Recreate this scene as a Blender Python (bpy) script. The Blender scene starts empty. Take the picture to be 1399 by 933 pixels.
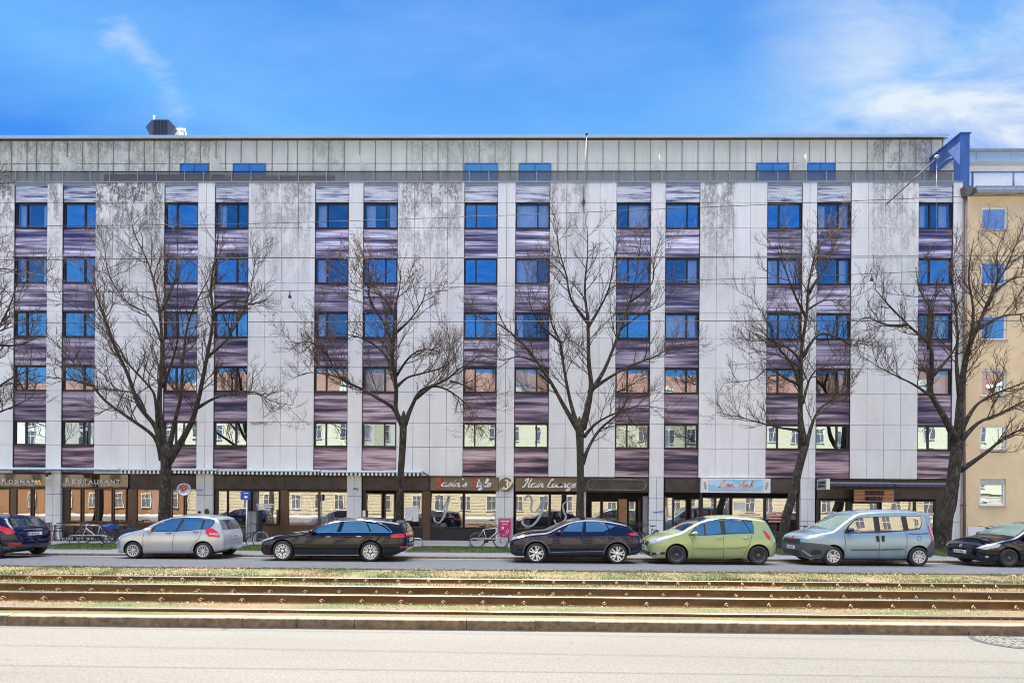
import bpy, bmesh, math, random
from mathutils import Vector, Matrix
from mathutils.bvhtree import BVHTree
R = random.Random(7)
scene = bpy.context.scene
COL = scene.collection
# ------------------------------------------------------------------ camera
F, CX, YH, PHI, RHO, H = 700.0, 699.5, 686.0, 0.01225, 0.0072, 2.0
fw = Vector((-math.sin(PHI), math.cos(PHI), 0)); rt = Vector((math.cos(PHI), math.sin(PHI), 0)); up = Vector((0, 0, 1))
def ray(u, v):
    a, b = u - CX, -(v - YH)
    return fw * F + rt * (a - b * RHO) + up * (b + a * RHO)
def P(u, v, Y):
    d = ray(u, v); return Vector((0, 0, H)) + d * (Y / d.y)
def PX(u, Y, v=294): return P(u, v, Y).x
def PZ(v, Y, u=655): return P(u, v, Y).z
def G(u, v, z=0.0):
    d = ray(u, v); return Vector((0, 0, H)) + d * ((z - H) / d.z)
cd = bpy.data.cameras.new('camera'); cam = bpy.data.objects.new('camera', cd); COL.objects.link(cam)
cd.sensor_width = 36; cd.lens = F / 1399 * 36; cd.shift_y = (YH - 466.5) / 1399; cd.clip_end = 5000; cd.clip_start = 0.05
r2 = (rt + up * RHO).normalized(); u2 = (up - rt * RHO).normalized()
m = Matrix((r2, u2, -fw)).transposed().to_4x4(); m.translation = Vector((0, 0, H)); cam.matrix_world = m
scene.camera = cam
# ------------------------------------------------------------------ helpers
class MB:
    def __init__(s): s.v = []; s.f = []; s.mi = []; s.sm = []
    def add(s, vs, fs, mi=0, smooth=False):
        o = len(s.v); s.v += [tuple(p) for p in vs]
        for f in fs: s.f.append(tuple(i + o for i in f)); s.mi.append(mi); s.sm.append(smooth)
    def box(s, x0, x1, y0, y1, z0, z1, mi=0):
        if x0 > x1: x0, x1 = x1, x0
        if y0 > y1: y0, y1 = y1, y0
        if z0 > z1: z0, z1 = z1, z0
        s.add([(x0,y0,z0),(x1,y0,z0),(x1,y1,z0),(x0,y1,z0),(x0,y0,z1),(x1,y0,z1),(x1,y1,z1),(x0,y1,z1)],
              [(0,3,2,1),(4,5,6,7),(0,1,5,4),(1,2,6,5),(2,3,7,6),(3,0,4,7)], mi)
    def tube(s, pts, rad, n=6, mi=0, cap=True):
        pts = [Vector(p) for p in pts]; k = len(pts)
        rs = rad if isinstance(rad, (list, tuple)) else [rad] * k
        vs = []; t0 = (pts[1] - pts[0]).normalized()
        a = t0.orthogonal().normalized()
        for i in range(k):
            t = (pts[min(i+1, k-1)] - pts[max(i-1, 0)])
            if t.length < 1e-9: t = t0
            t.normalize()
            a = a - t * a.dot(t)
            if a.length < 1e-6: a = t.orthogonal()
            a.normalize(); b = t.cross(a)
            for j in range(n):
                an = 2 * math.pi * j / n
                vs.append(pts[i] + (a * math.cos(an) + b * math.sin(an)) * rs[i])
        fs = [(i*n+j, i*n+(j+1) % n, (i+1)*n+(j+1) % n, (i+1)*n+j) for i in range(k-1) for j in range(n)]
        if cap: fs += [tuple(range(n-1, -1, -1)), tuple((k-1)*n + j for j in range(n))]
        s.add(vs, fs, mi, True)
    def prism(s, pts, ax, a0, a1, mi=0):   # pts 2d polygon, ax = extrude axis
        def mk(p, a):
            return {'y': (p[0], a, p[1]), 'x': (a, p[0], p[1]), 'z': (p[0], p[1], a)}[ax]
        n = len(pts)
        vs = [mk(p, a0) for p in pts] + [mk(p, a1) for p in pts]
        fs = [tuple(range(n)), tuple(range(2*n-1, n-1, -1))] + [(i, i+n, (i+1) % n + n, (i+1) % n) for i in range(n)]
        s.add(vs, fs, mi)
    def lathe(s, prof, c, ax='y', n=24, mi=0, smooth=True):  # prof [(r, h)]
        vs = []
        for r, h in prof:
            for j in range(n):
                a = 2*math.pi*j/n; p, q = r*math.cos(a), r*math.sin(a)
                vs.append({'y': (c[0]+p, c[1]+h, c[2]+q), 'z': (c[0]+p, c[1]+q, c[2]+h), 'x': (c[0]+h, c[1]+p, c[2]+q)}[ax])
        k = len(prof)
        fs = [(i*n+j, i*n+(j+1) % n, (i+1)*n+(j+1) % n, (i+1)*n+j) for i in range(k-1) for j in range(n)]
        fs += [tuple(range(n)), tuple((k-1)*n+j for j in range(n))]
        s.add(vs, fs, mi, smooth)
    def build(s, name, mats, parent=None, fixn=False):
        me = bpy.data.meshes.new(name); me.from_pydata(s.v, [], s.f)
        if not isinstance(mats, (list, tuple)): mats = [mats]
        for q in mats: me.materials.append(q)
        me.polygons.foreach_set('material_index', s.mi); me.polygons.foreach_set('use_smooth', s.sm)
        me.update()
        if fixn:
            bm = bmesh.new(); bm.from_mesh(me); bmesh.ops.recalc_face_normals(bm, faces=bm.faces); bm.to_mesh(me); bm.free()
        o = bpy.data.objects.new(name, me); COL.objects.link(o); o.parent = parent
        return o
def tag(o, label=None, cat=None, group=None, kind=None):
    if label: o['label'] = label
    if cat: o['category'] = cat
    if group: o['group'] = group
    if kind: o['kind'] = kind
    return o
def empty(name, loc, label, cat, group=None, rz=0):
    o = bpy.data.objects.new(name, None); COL.objects.link(o); o.location = loc; o.rotation_euler.z = rz
    o.empty_display_size = 0.2
    return tag(o, label, cat, group)
def copy_tree(o, parent=None):
    c = o.copy(); COL.objects.link(c)
    if parent is not None: c.parent = parent
    for ch in list(o.children): copy_tree(ch, c)
    return c
# ------------------------------------------------------------------ materials
def newmat(name):
    m = bpy.data.materials.new(name); m.use_nodes = True; nt = m.node_tree; nt.nodes.clear()
    out = nt.nodes.new('ShaderNodeOutputMaterial')
    return m, nt, out
def N(nt, t, **kw):
    n = nt.nodes.new(t)
    for k, v in kw.items():
        if k.startswith('i_'):
            n.inputs[k[2:].replace('_', ' ')].default_value = v
        else: setattr(n, k, v)
    return n
def coords(nt, scale=(1, 1, 1), obj=False):
    tc = N(nt, 'ShaderNodeTexCoord'); mp = N(nt, 'ShaderNodeMapping')
    if obj: nt.links.new(tc.outputs['Object'], mp.inputs[0])
    else:
        g = N(nt, 'ShaderNodeNewGeometry'); nt.links.new(g.outputs['Position'], mp.inputs[0])
    mp.inputs['Scale'].default_value = scale
    return mp.outputs[0]
def ramp(nt, fac, stops):
    r = N(nt, 'ShaderNodeValToRGB'); e = r.color_ramp.elements
    while len(e) > 1: e.remove(e[-1])
    e[0].position = stops[0][0]; e[0].color = (*stops[0][1], 1)
    for p, c in stops[1:]:
        q = e.new(p); q.color = (*c, 1)
    nt.links.new(fac, r.inputs[0]); return r.outputs[0]
def mixc(nt, fac, a, b, mode='MIX'):
    n = N(nt, 'ShaderNodeMix', data_type='RGBA', blend_type=mode)
    for s, val in ((0, fac), (6, a), (7, b)):
        if hasattr(val, 'is_linked'): nt.links.new(val, n.inputs[s])
        elif s == 0: n.inputs[0].default_value = val
        else: n.inputs[s].default_value = (*val, 1)
    return n.outputs[2]
def math_(nt, op, a, b=None):
    n = N(nt, 'ShaderNodeMath', operation=op)
    for i, val in enumerate((a, b)):
        if val is None: continue
        if hasattr(val, 'is_linked'): nt.links.new(val, n.inputs[i])
        else: n.inputs[i].default_value = val
    return n.outputs[0]
def noise(nt, co, scale=5, detail=4, rough=.5, dist=0):
    n = N(nt, 'ShaderNodeTexNoise'); nt.links.new(co, n.inputs['Vector'])
    n.inputs['Scale'].default_value = scale; n.inputs['Detail'].default_value = detail
    n.inputs['Roughness'].default_value = rough; n.inputs['Distortion'].default_value = dist
    return n.outputs['Fac']
def bump(nt, h, strength=.3, dist=.02):
    b = N(nt, 'ShaderNodeBump'); b.inputs['Strength'].default_value = strength; b.inputs['Distance'].default_value = dist
    nt.links.new(h, b.inputs['Height']); return b.outputs[0]
def mat(name, col, rough=.6, metal=0, var=.15, vs=3, bs=0, bscale=40, obj=False, coat=0, spec=.5, sc=(1, 1, 1), ior=1.5):
    m, nt, out = newmat(name)
    p = N(nt, 'ShaderNodeBsdfPrincipled'); nt.links.new(p.outputs[0], out.inputs[0])
    p.inputs['Roughness'].default_value = rough; p.inputs['Metallic'].default_value = metal
    p.inputs['Coat Weight'].default_value = coat; p.inputs['Coat Roughness'].default_value = .03
    p.inputs['Coat IOR'].default_value = ior
    p.inputs['Specular IOR Level'].default_value = spec
    co = coords(nt, sc, obj)
    if var:
        f = noise(nt, co, vs, 6, .6)
        a = tuple(c * (1 - var) for c in col); b = tuple(min(1, c * (1 + var)) for c in col)
        nt.links.new(ramp(nt, f, [(.3, a), (.7, b)]), p.inputs['Base Color'])
    else: p.inputs['Base Color'].default_value = (*col, 1)
    if bs:
        nt.links.new(bump(nt, noise(nt, co, bscale, 4), bs, .01), p.inputs['Normal'])
    return m
M = {}
def glass(name, refl, tint, dark, wob=.0006, transp=True, gcol=(1, 1, 1)):
    m, nt, out = newmat(name)
    g = N(nt, 'ShaderNodeBsdfGlossy'); g.inputs['Roughness'].default_value = 0.0; g.inputs['Color'].default_value = (*gcol, 1)
    co = coords(nt)
    nb = noise(nt, co, .9, 2); nt.links.new(bump(nt, nb, 1.0, wob * 4), g.inputs['Normal'])
    if transp:
        t = N(nt, 'ShaderNodeBsdfTransparent'); t.inputs[0].default_value = (*tint, 1)
    else:
        t = N(nt, 'ShaderNodeBsdfPrincipled'); t.inputs['Base Color'].default_value = (*dark, 1); t.inputs['Roughness'].default_value = .05
    mx = N(nt, 'ShaderNodeMixShader')
    lw = N(nt, 'ShaderNodeLayerWeight'); lw.inputs[0].default_value = .25
    f = math_(nt, 'ADD', math_(nt, 'MULTIPLY', lw.outputs['Fresnel'], .5), refl); 
    nt.links.new(math_(nt, 'MINIMUM', f, 1.0), mx.inputs[0]); nt.links.new(t.outputs[0], mx.inputs[1]); nt.links.new(g.outputs[0], mx.inputs[2])
    nt.links.new(mx.outputs[0], out.inputs[0]); return m
M['glass'] = glass('window_glass', .6, (.55, .6, .7), (0, 0, 0), gcol=(.70, .86, 1.0))
M['glass2'] = glass('curtained_glass', .34, (.8, .88, 1), (0, 0, 0), gcol=(.70, .86, 1.0))
M['shopglass'] = glass('shop_glass', .40, (.85, .85, .85), (0, 0, 0), wob=.0004)
M['bronzeglass'] = glass('bronze_glass', .10, (0, 0, 0), (.05, .035, .022), transp=False, gcol=(.50, .37, .22))
M['carglass'] = glass('car_glass', .40, (0, 0, 0), (.012, .016, .022), wob=.0, transp=False)
M['carglass_green'] = glass('car_glass_green', .16, (0, 0, 0), (.17, .24, .2), wob=.0, transp=False)
M['rearglass'] = glass('rear_glass', .15, (0, 0, 0), (.03, .04, .05), wob=.0, transp=False)
M['vanglass'] = glass('van_side_glass', .34, (0, 0, 0), (.05, .05, .045), wob=.0, transp=False)
STAINS = [[(-30, 19, .9), (66, 82, .8), (131, 222, 1.0), (345, 425, .6), (546, 630, .75), (752, 800, .5), (958, 1003, .7), (1190, 1252, .55)], [(-20, 300, .55), (420, 470, .4), (560, 700, .35), (1190, 1280, .7)]]
def concrete(name, base, z_top, stain=1.0):
    m, nt, out = newmat(name)
    p = N(nt, 'ShaderNodeBsdfPrincipled'); nt.links.new(p.outputs[0], out.inputs[0]); p.inputs['Roughness'].default_value = .75
    co = coords(nt)
    big = noise(nt, coords(nt, (1, 1, .35)), .9, 5, .6)
    c = ramp(nt, big, [(.3, tuple(b * .86 for b in base)), (.62, base), (.8, tuple(min(1, b * 1.05) for b in base))])
    fine = noise(nt, co, 28, 5, .7)
    c = mixc(nt, .35, c, ramp(nt, fine, [(.25, (.55, .54, .53)), (.7, (1, 1, 1))]), 'MULTIPLY')
    # run-off streaks below the coping: where they sit is picked per panel column, they fade downwards
    sep = N(nt, 'ShaderNodeSeparateXYZ'); g = N(nt, 'ShaderNodeNewGeometry'); nt.links.new(g.outputs['Position'], sep.inputs[0])
    down = N(nt, 'ShaderNodeMapRange', clamp=True); nt.links.new(sep.outputs[2], down.inputs[0])
    down.inputs[1].default_value = z_top - 6.5; down.inputs[2].default_value = z_top - .3
    D_ = 26.1 if z_top < 20 else 28.0
    sx = math_(nt, 'DIVIDE', math_(nt, 'ADD', sep.outputs[0], 30.0), 60.0)
    st_ = []
    for (u0, u1, w_) in STAINS[0 if z_top < 20 else 1]:
        x0 = (PX(u0, D_, 280)+30)/60; x1 = (PX(u1, D_, 280)+30)/60; st_ += [(x0-.002, (.0, .0, .0)), (x0+.001, (w_,)*3), (x1-.001, (w_,)*3), (x1+.002, (0, 0, 0))]
    locm = ramp(nt, sx, sorted(st_))
    crack = noise(nt, coords(nt, (1.3, 1, .6)), 5.5, 8, .78, 1.4)
    strk = noise(nt, coords(nt, (5, 1, .28)), 1.7, 6, .7)
    band = noise(nt, coords(nt, (1.1, 1, .7)), 1.6, 3, .55)
    k = math_(nt, 'MULTIPLY', ramp(nt, crack, [(.45, (0, 0, 0)), (.51, (1, 1, 1))]), ramp(nt, band, [(.40, (0, 0, 0)), (.50, (1, 1, 1))]))
    k = math_(nt, 'MULTIPLY', k, math_(nt, 'MULTIPLY', locm, math_(nt, 'POWER', down.outputs[0], 1.0)))
    lo2 = math_(nt, 'ADD', math_(nt, 'MULTIPLY', locm, .75), .25)
    k2 = math_(nt, 'MULTIPLY', math_(nt, 'MULTIPLY', ramp(nt, strk, [(.42, (0, 0, 0)), (.66, (1, 1, 1))]), lo2), math_(nt, 'POWER', down.outputs[0], .8))
    c = mixc(nt, math_(nt, 'MULTIPLY', k2, .62 * stain), c, (.22, .19, .15))
    c = mixc(nt, math_(nt, 'MULTIPLY', k, .92 * stain), c, (.045, .04, .04))
    nt.links.new(c, p.inputs['Base Color'])
    nt.links.new(bump(nt, fine, .25, .01), p.inputs['Normal'])
    return m
ZTOP = 18.3
M['concrete'] = concrete('facade_concrete', (.86, .85, .845), ZTOP)
M['attic'] = concrete('attic_sheet', (.70, .70, .61), 22.4, 1.0)
def spandrel():
    m, nt, out = newmat('streaked_spandrel')
    p = N(nt, 'ShaderNodeBsdfPrincipled'); nt.links.new(p.outputs[0], out.inputs[0]); p.inputs['Roughness'].default_value = .35
    a = noise(nt, coords(nt, (.38, 1, 5.5)), 1.0, 4, .5, .2)
    b = noise(nt, coords(nt, (.08, 1, 2.6)), 1.0, 2, .5)
    n = math_(nt, 'ADD', math_(nt, 'MULTIPLY', a, .6), math_(nt, 'MULTIPLY', b, .4))
    c = ramp(nt, n, [(.38, (.008, .008, .035)), (.42, (.04, .034, .085)), (.455, (.15, .115, .15)), (.50, (.30, .225, .26)), (.54, (.50, .41, .45)), (.585, (.78, .70, .75))])
    tone = noise(nt, coords(nt, (.11, 1, .2)), 1.0, 1, .5)
    c = mixc(nt, ramp(nt, tone, [(.4, (0, 0, 0)), (.6, (.35, .35, .35))]), c, (.05, .045, .14))
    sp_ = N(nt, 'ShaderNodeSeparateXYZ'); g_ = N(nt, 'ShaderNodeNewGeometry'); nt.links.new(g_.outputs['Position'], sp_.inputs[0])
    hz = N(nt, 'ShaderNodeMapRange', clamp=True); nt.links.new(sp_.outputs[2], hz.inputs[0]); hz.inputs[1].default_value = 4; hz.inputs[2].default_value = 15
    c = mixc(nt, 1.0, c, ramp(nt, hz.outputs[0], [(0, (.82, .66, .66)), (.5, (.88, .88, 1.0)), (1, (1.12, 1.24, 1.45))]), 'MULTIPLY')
    w = N(nt, 'ShaderNodeTexWave'); w.bands_direction = 'Z'; w.inputs['Scale'].default_value = 2.4; nt.links.new(coords(nt), w.inputs[0])
    c = mixc(nt, .22, c, ramp(nt, w.outputs['Fac'], [(.0, (.35, .32, .4)), (.4, (1, 1, 1))]), 'MULTIPLY')
    nt.links.new(c, p.inputs['Base Color']); nt.links.new(bump(nt, w.outputs['Fac'], .5, .02), p.inputs['Normal']); return m
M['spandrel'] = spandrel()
def blind():
    m, nt, out = newmat('lilac_slats')
    p = N(nt, 'ShaderNodeBsdfPrincipled'); nt.links.new(p.outputs[0], out.inputs[0]); p.inputs['Roughness'].default_value = .4
    a = noise(nt, coords(nt, (.7, 1, 7)), 1.0, 5, .6)
    c = ramp(nt, a, [(.36, (.06, .05, .18)), (.45, (.36, .36, .48)), (.52, (.56, .58, .64)), (.6, (.70, .72, .74))])
    w = N(nt, 'ShaderNodeTexWave'); w.bands_direction = 'Z'; w.inputs['Scale'].default_value = 3.1; nt.links.new(coords(nt), w.inputs[0])
    c = mixc(nt, .5, c, ramp(nt, w.outputs['Fac'], [(.05, (.3, .33, .45)), (.45, (1, 1, 1))]), 'MULTIPLY')
    nt.links.new(c, p.inputs['Base Color']); nt.links.new(bump(nt, w.outputs['Fac'], .6, .02), p.inputs['Normal']); return m
M['blind'] = blind()
M['frame'] = mat('window_frame_brown', (.022, .014, .018), .4, vs=2)
M['bronze'] = mat('bronze_aluminium', (.11, .065, .038), .38, .3, .25, 2, sc=(1, 1, .2))
M['fascia'] = mat('faded_brown_fascia', (.055, .038, .030), .5, 0, .5, 1.6, .2, 30)
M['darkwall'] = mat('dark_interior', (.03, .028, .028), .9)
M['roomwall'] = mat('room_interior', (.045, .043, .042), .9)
M['metal_blue'] = mat('pale_blue_metal', (.42, .52, .62), .35, .2, .08, 1, sc=(.3, 1, 1))
M['blue_clad'] = mat('blue_sheet_cladding', (.06, .13, .36), .4, .1, .3, 1.2, sc=(3, 3, .4))
M['steel'] = mat('galvanised_steel', (.38, .39, .41), .4, .6, .15, 5)
M['darksteel'] = mat('dark_steel', (.05, .05, .06), .45, .4, .2, 5)
M['white'] = mat('white_paint', (.78, .78, .78), .4, 0, .04)
M['cream'] = mat('cream_enamel', (.85, .80, .66), .4, 0, .02)
M['black'] = mat('black_plastic', (.018, .018, .02), .5, 0, .1)
M['grey_plastic'] = mat('grey_bumper_plastic', (.075, .08, .095), .55, 0, .08)
M['rubber'] = mat('tyre_rubber', (.025, .025, .028), .8, 0, .2, 20)
M['steelrim'] = mat('painted_steel_rim', (.11, .11, .12), .45, .2, .1)
M['alloy'] = mat('alloy_rim', (.78, .76, .72), .35, .25, .05)
M['silverplastic'] = mat('hubcap_silver', (.6, .6, .6), .35, .3, .05)
M['red'] = mat('red_lens', (.55, .015, .02), .15, 0, .1, coat=1)
M['amber'] = mat('amber_lens', (.7, .25, .03), .2, 0, 0, coat=1)
M['lens'] = mat('headlamp_lens', (.42, .47, .50), .12, .3, .2, 14, coat=1, obj=True)
M['chrome'] = mat('chrome_trim', (.75, .76, .8), .15, 1, 0)
M['plate'] = mat('number_plate', (.75, .75, .75), .4, 0, .05)
M['plateblue'] = mat('plate_blue', (.02, .06, .5), .4, 0, 0)
M['redpaint'] = mat('red_paint', (.7, .035, .03), .4, 0, .02)
M['salmon'] = mat('faded_coral', (.8, .35, .28), .5, 0, .1)
M['gold'] = mat('olive_gold_panel', (.16, .125, .075), .35, .35, .12, 2)
M['magenta'] = mat('magenta_poster', (.72, .012, .17), .35, 0, .05)
M['wood'] = mat('varnished_slats', (.55, .24, .10), .5, 0, .3, 6, sc=(.5, 1, 6))
M['wood_top'] = mat('wooden_top', (.42, .22, .1), .5, 0, .3, 6)
M['curtain'] = mat('white_curtain', (.85, .87, .9), .9, 0, .1)
M['yellow_curtain'] = mat('yellow_curtain', (.75, .5, .16), .9, 0, .15)
M['awning_grey'] = mat('grey_awning', (.10, .10, .14), .7, 0, .2)
M['signblue'] = mat('sign_blue', (.012, .07, .42), .4, 0, .03)
M['bluebag'] = mat('blue_nylon', (.03, .08, .28), .7, 0, .3, 12)
M['teal'] = mat('teal_frame', (.03, .55, .42), .35, 0, .05)
M['utility'] = mat('cabinet_grey', (.26, .26, .25), .6, 0, .15)
M['plant'] = mat('wreath_green', (.04, .12, .03), .7, 0, .4, 20)
M['leaf'] = mat('dry_bud_and_seed', (.36, .17, .06), .8, 0, .3, 20)
M['orange_glow'] = mat('brass_hand_lamp', (.8, .45, .15), .3, .6, .2)
M['film'] = mat('lilac_film', (.62, .58, .72), .6, 0, .08)
def bark():
    m, nt, out = newmat('bark'); p = N(nt, 'ShaderNodeBsdfPrincipled'); nt.links.new(p.outputs[0], out.inputs[0]); p.inputs['Roughness'].default_value = .9
    co = coords(nt, (1, 1, .35)); n = noise(nt, co, 13, 8, .8, .5)
    moss = noise(nt, coords(nt), 1.7, 4)
    c = ramp(nt, n, [(.38, (.008, .006, .005)), (.54, (.045, .034, .026)), (.64, (.21, .165, .115))])
    c = mixc(nt, ramp(nt, moss, [(.5, (0, 0, 0)), (.7, (.4, .4, .4))]), c, (.09, .075, .03))
    nt.links.new(c, p.inputs['Base Color']); nt.links.new(bump(nt, n, 1.0, .08), p.inputs['Normal']); return m
M['bark'] = bark()
M['twig'] = mat('twig_bark', (.068, .042, .026), .85, 0, .3, 6)
def paint(name, col, metal=.5):
    dark = max(col) < .1
    m, nt, out = newmat(name); p = N(nt, 'ShaderNodeBsdfPrincipled'); nt.links.new(p.outputs[0], out.inputs[0])
    p.inputs['Base Color'].default_value = (*col, 1); p.inputs['Metallic'].default_value = metal; p.inputs['Roughness'].default_value = .28
    p.inputs['Coat Weight'].default_value = 1; p.inputs['Coat Roughness'].default_value = .02; p.inputs['Coat IOR'].default_value = 1.6 if dark else 1.5
    if dark: p.inputs['Specular IOR Level'].default_value = 0.0; metal = 0; p.inputs['Metallic'].default_value = 0
    co = coords(nt, obj=True)
    d = noise(nt, co, 2.2, 4); g = ramp(nt, d, [(.35, col), (.75, tuple(c * .88 + (.0 if dark else .006) for c in col))]); nt.links.new(g, p.inputs['Base Color'])
    rr = math_(nt, 'ADD', math_(nt, 'MULTIPLY', noise(nt, co, 5, 5), .05), .0); nt.links.new(rr, p.inputs['Coat Roughness'])
    return m
# asphalt
def asphalt(name, base, stretch=(1, 1, 1), grain=.6):
    m, nt, out = newmat(name); p = N(nt, 'ShaderNodeBsdfPrincipled'); nt.links.new(p.outputs[0], out.inputs[0]); p.inputs['Roughness'].default_value = .85
    co = coords(nt); big = noise(nt, coords(nt, (.15, 1, 1)), .8, 6, .65); fine = noise(nt, co, 34, 6, .85); mid = noise(nt, co, 11, 5, .7)
    c = ramp(nt, big, [(.3, tuple(b * .84 for b in base)), (.7, tuple(b * 1.1 for b in base))])
    c = mixc(nt, grain, c, ramp(nt, fine, [(.40, (.2, .19, .17)), (.485, (1, 1, 1)), (.57, (1.45, 1.45, 1.45))]), 'MULTIPLY')
    c = mixc(nt, .25, c, ramp(nt, mid, [(.35, (.6, .6, .6)), (.6, (1, 1, 1))]), 'MULTIPLY')
    dent = noise(nt, coords(nt, (1.2, 6, 1)), 1.1, 7, .72)
    c = mixc(nt, ramp(nt, dent, [(.625, (0, 0, 0)), (.655, (.55, .55, .55))]), c, tuple(b * .45 for b in base))
    crk = noise(nt, coords(nt, (.45, 7, 1)), 1.3, 7, .75)
    c = mixc(nt, ramp(nt, crk, [(.70, (0, 0, 0)), (.72, (.4, .4, .4))]), c, tuple(b * .5 for b in base))
    nt.links.new(c, p.inputs['Base Color']); nt.links.new(bump(nt, fine, .5, .008), p.inputs['Normal']); return m
M['road_near'] = asphalt('near_asphalt', (.058, .0565, .0535))
M['road_far'] = asphalt('far_asphalt', (.125, .127, .135), grain=.25)
M['pave'] = asphalt('pavement_asphalt', (.19, .2, .22), grain=.25)
M['slab'] = asphalt('paving_slabs', (.27, .265, .26), grain=.2)
M['kerb'] = mat('granite_kerb', (.17, .12, .075), .85, 0, .5, 9, .4, 60)
def soil():
    m, nt, out = newmat('trackbed_soil'); p = N(nt, 'ShaderNodeBsdfPrincipled'); nt.links.new(p.outputs[0], out.inputs[0]); p.inputs['Roughness'].default_value = .95
    co = coords(nt); a = noise(nt, coords(nt, (.35, 1, 1)), 1.4, 5, .6); f = noise(nt, co, 45, 6, .8)
    c = ramp(nt, a, [(.38, (.14, .09, .055)), (.5, (.11, .095, .04)), (.62, (.055, .08, .02))])
    c = mixc(nt, .75, c, ramp(nt, f, [(.35, (.25, .22, .2)), (.55, (1, .95, .85)), (.68, (1.7, 1.6, 1.4))]), 'MULTIPLY')
    nt.links.new(c, p.inputs['Base Color']); nt.links.new(bump(nt, f, 1, .04), p.inputs['Normal']); return m
M['soil'] = soil()
M['rust'] = mat('rusty_rail_web', (.17, .088, .035), .75, .1, .35, 4, .3, 30, sc=(.4, 1, 1))
M['railhead'] = mat('polished_rail_head', (.55, .5, .44), .25, .9, .1, 3)
M['clip'] = mat('rusty_clip', (.30, .18, .10), .8, 0, .3, 20)
def grassm():
    m, nt, out = newmat('grass_blades'); p = N(nt, 'ShaderNodeBsdfPrincipled'); nt.links.new(p.outputs[0], out.inputs[0]); p.inputs['Roughness'].default_value = .7
    a = noise(nt, coords(nt, (.5, 1, 1)), 1.3, 4, .6); b = noise(nt, coords(nt), 14, 3, .6)
    c = ramp(nt, math_(nt, 'ADD', math_(nt, 'MULTIPLY', a, .6), math_(nt, 'MULTIPLY', b, .4)), [(.36, (.18, .12, .07)), (.42, (.16, .18, .045)), (.49, (.08, .155, .025)), (.66, (.04, .10, .015))])
    nt.links.new(c, p.inputs['Base Color']); return m
M['grass'] = grassm()
M['drygrass'] = mat('dry_straw', (.34, .27, .13), .8, 0, .3, 15)
M['deadleaf'] = mat('dead_leaves', (.22, .11, .055), .8, 0, .4, 25)
M['yellow_plaster'] = mat('yellow_ochre_plaster', (.74, .57, .35), .85, 0, .10, .8, .3, 60)
M['plaster_white'] = mat('white_plinth', (.72, .72, .72), .8, 0, .05)
M['frosted'] = mat('frosted_panel', (.68, .72, .78), .3, 0, .04)
M['tile'] = mat('clay_tiles', (.10, .042, .024), .8, 0, .35, 9)
M['opp1'] = mat('cream_stucco', (.35, .315, .22), .85, 0, .1)
M['opp2'] = mat('pale_stucco', (0.378, 0.344, 0.249), .85, 0, .1)
M['opp3'] = mat('orange_brown_stucco', (0.172, 0.086, 0.039), .85, 0, .1)
M['opp4'] = mat('white_stucco', (0.43, 0.404, 0.361), .85, 0, .1)
def veil():
    m, nt, out = newmat('terrace_glass'); t = N(nt, 'ShaderNodeBsdfTransparent'); t.inputs[0].default_value = (.8, .82, .85, 1)
    p = N(nt, 'ShaderNodeBsdfPrincipled'); p.inputs['Base Color'].default_value = (.13, .112, .098, 1); p.inputs['Roughness'].default_value = .3
    mx = N(nt, 'ShaderNodeMixShader'); mx.inputs[0].default_value = .70
    nt.links.new(t.outputs[0], mx.inputs[1]); nt.links.new(p.outputs[0], mx.inputs[2]); nt.links.new(mx.outputs[0], out.inputs[0]); return m
M['veil'] = veil()
M['wire'] = mat('wire_dark', (.02, .02, .025), .8)
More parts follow.
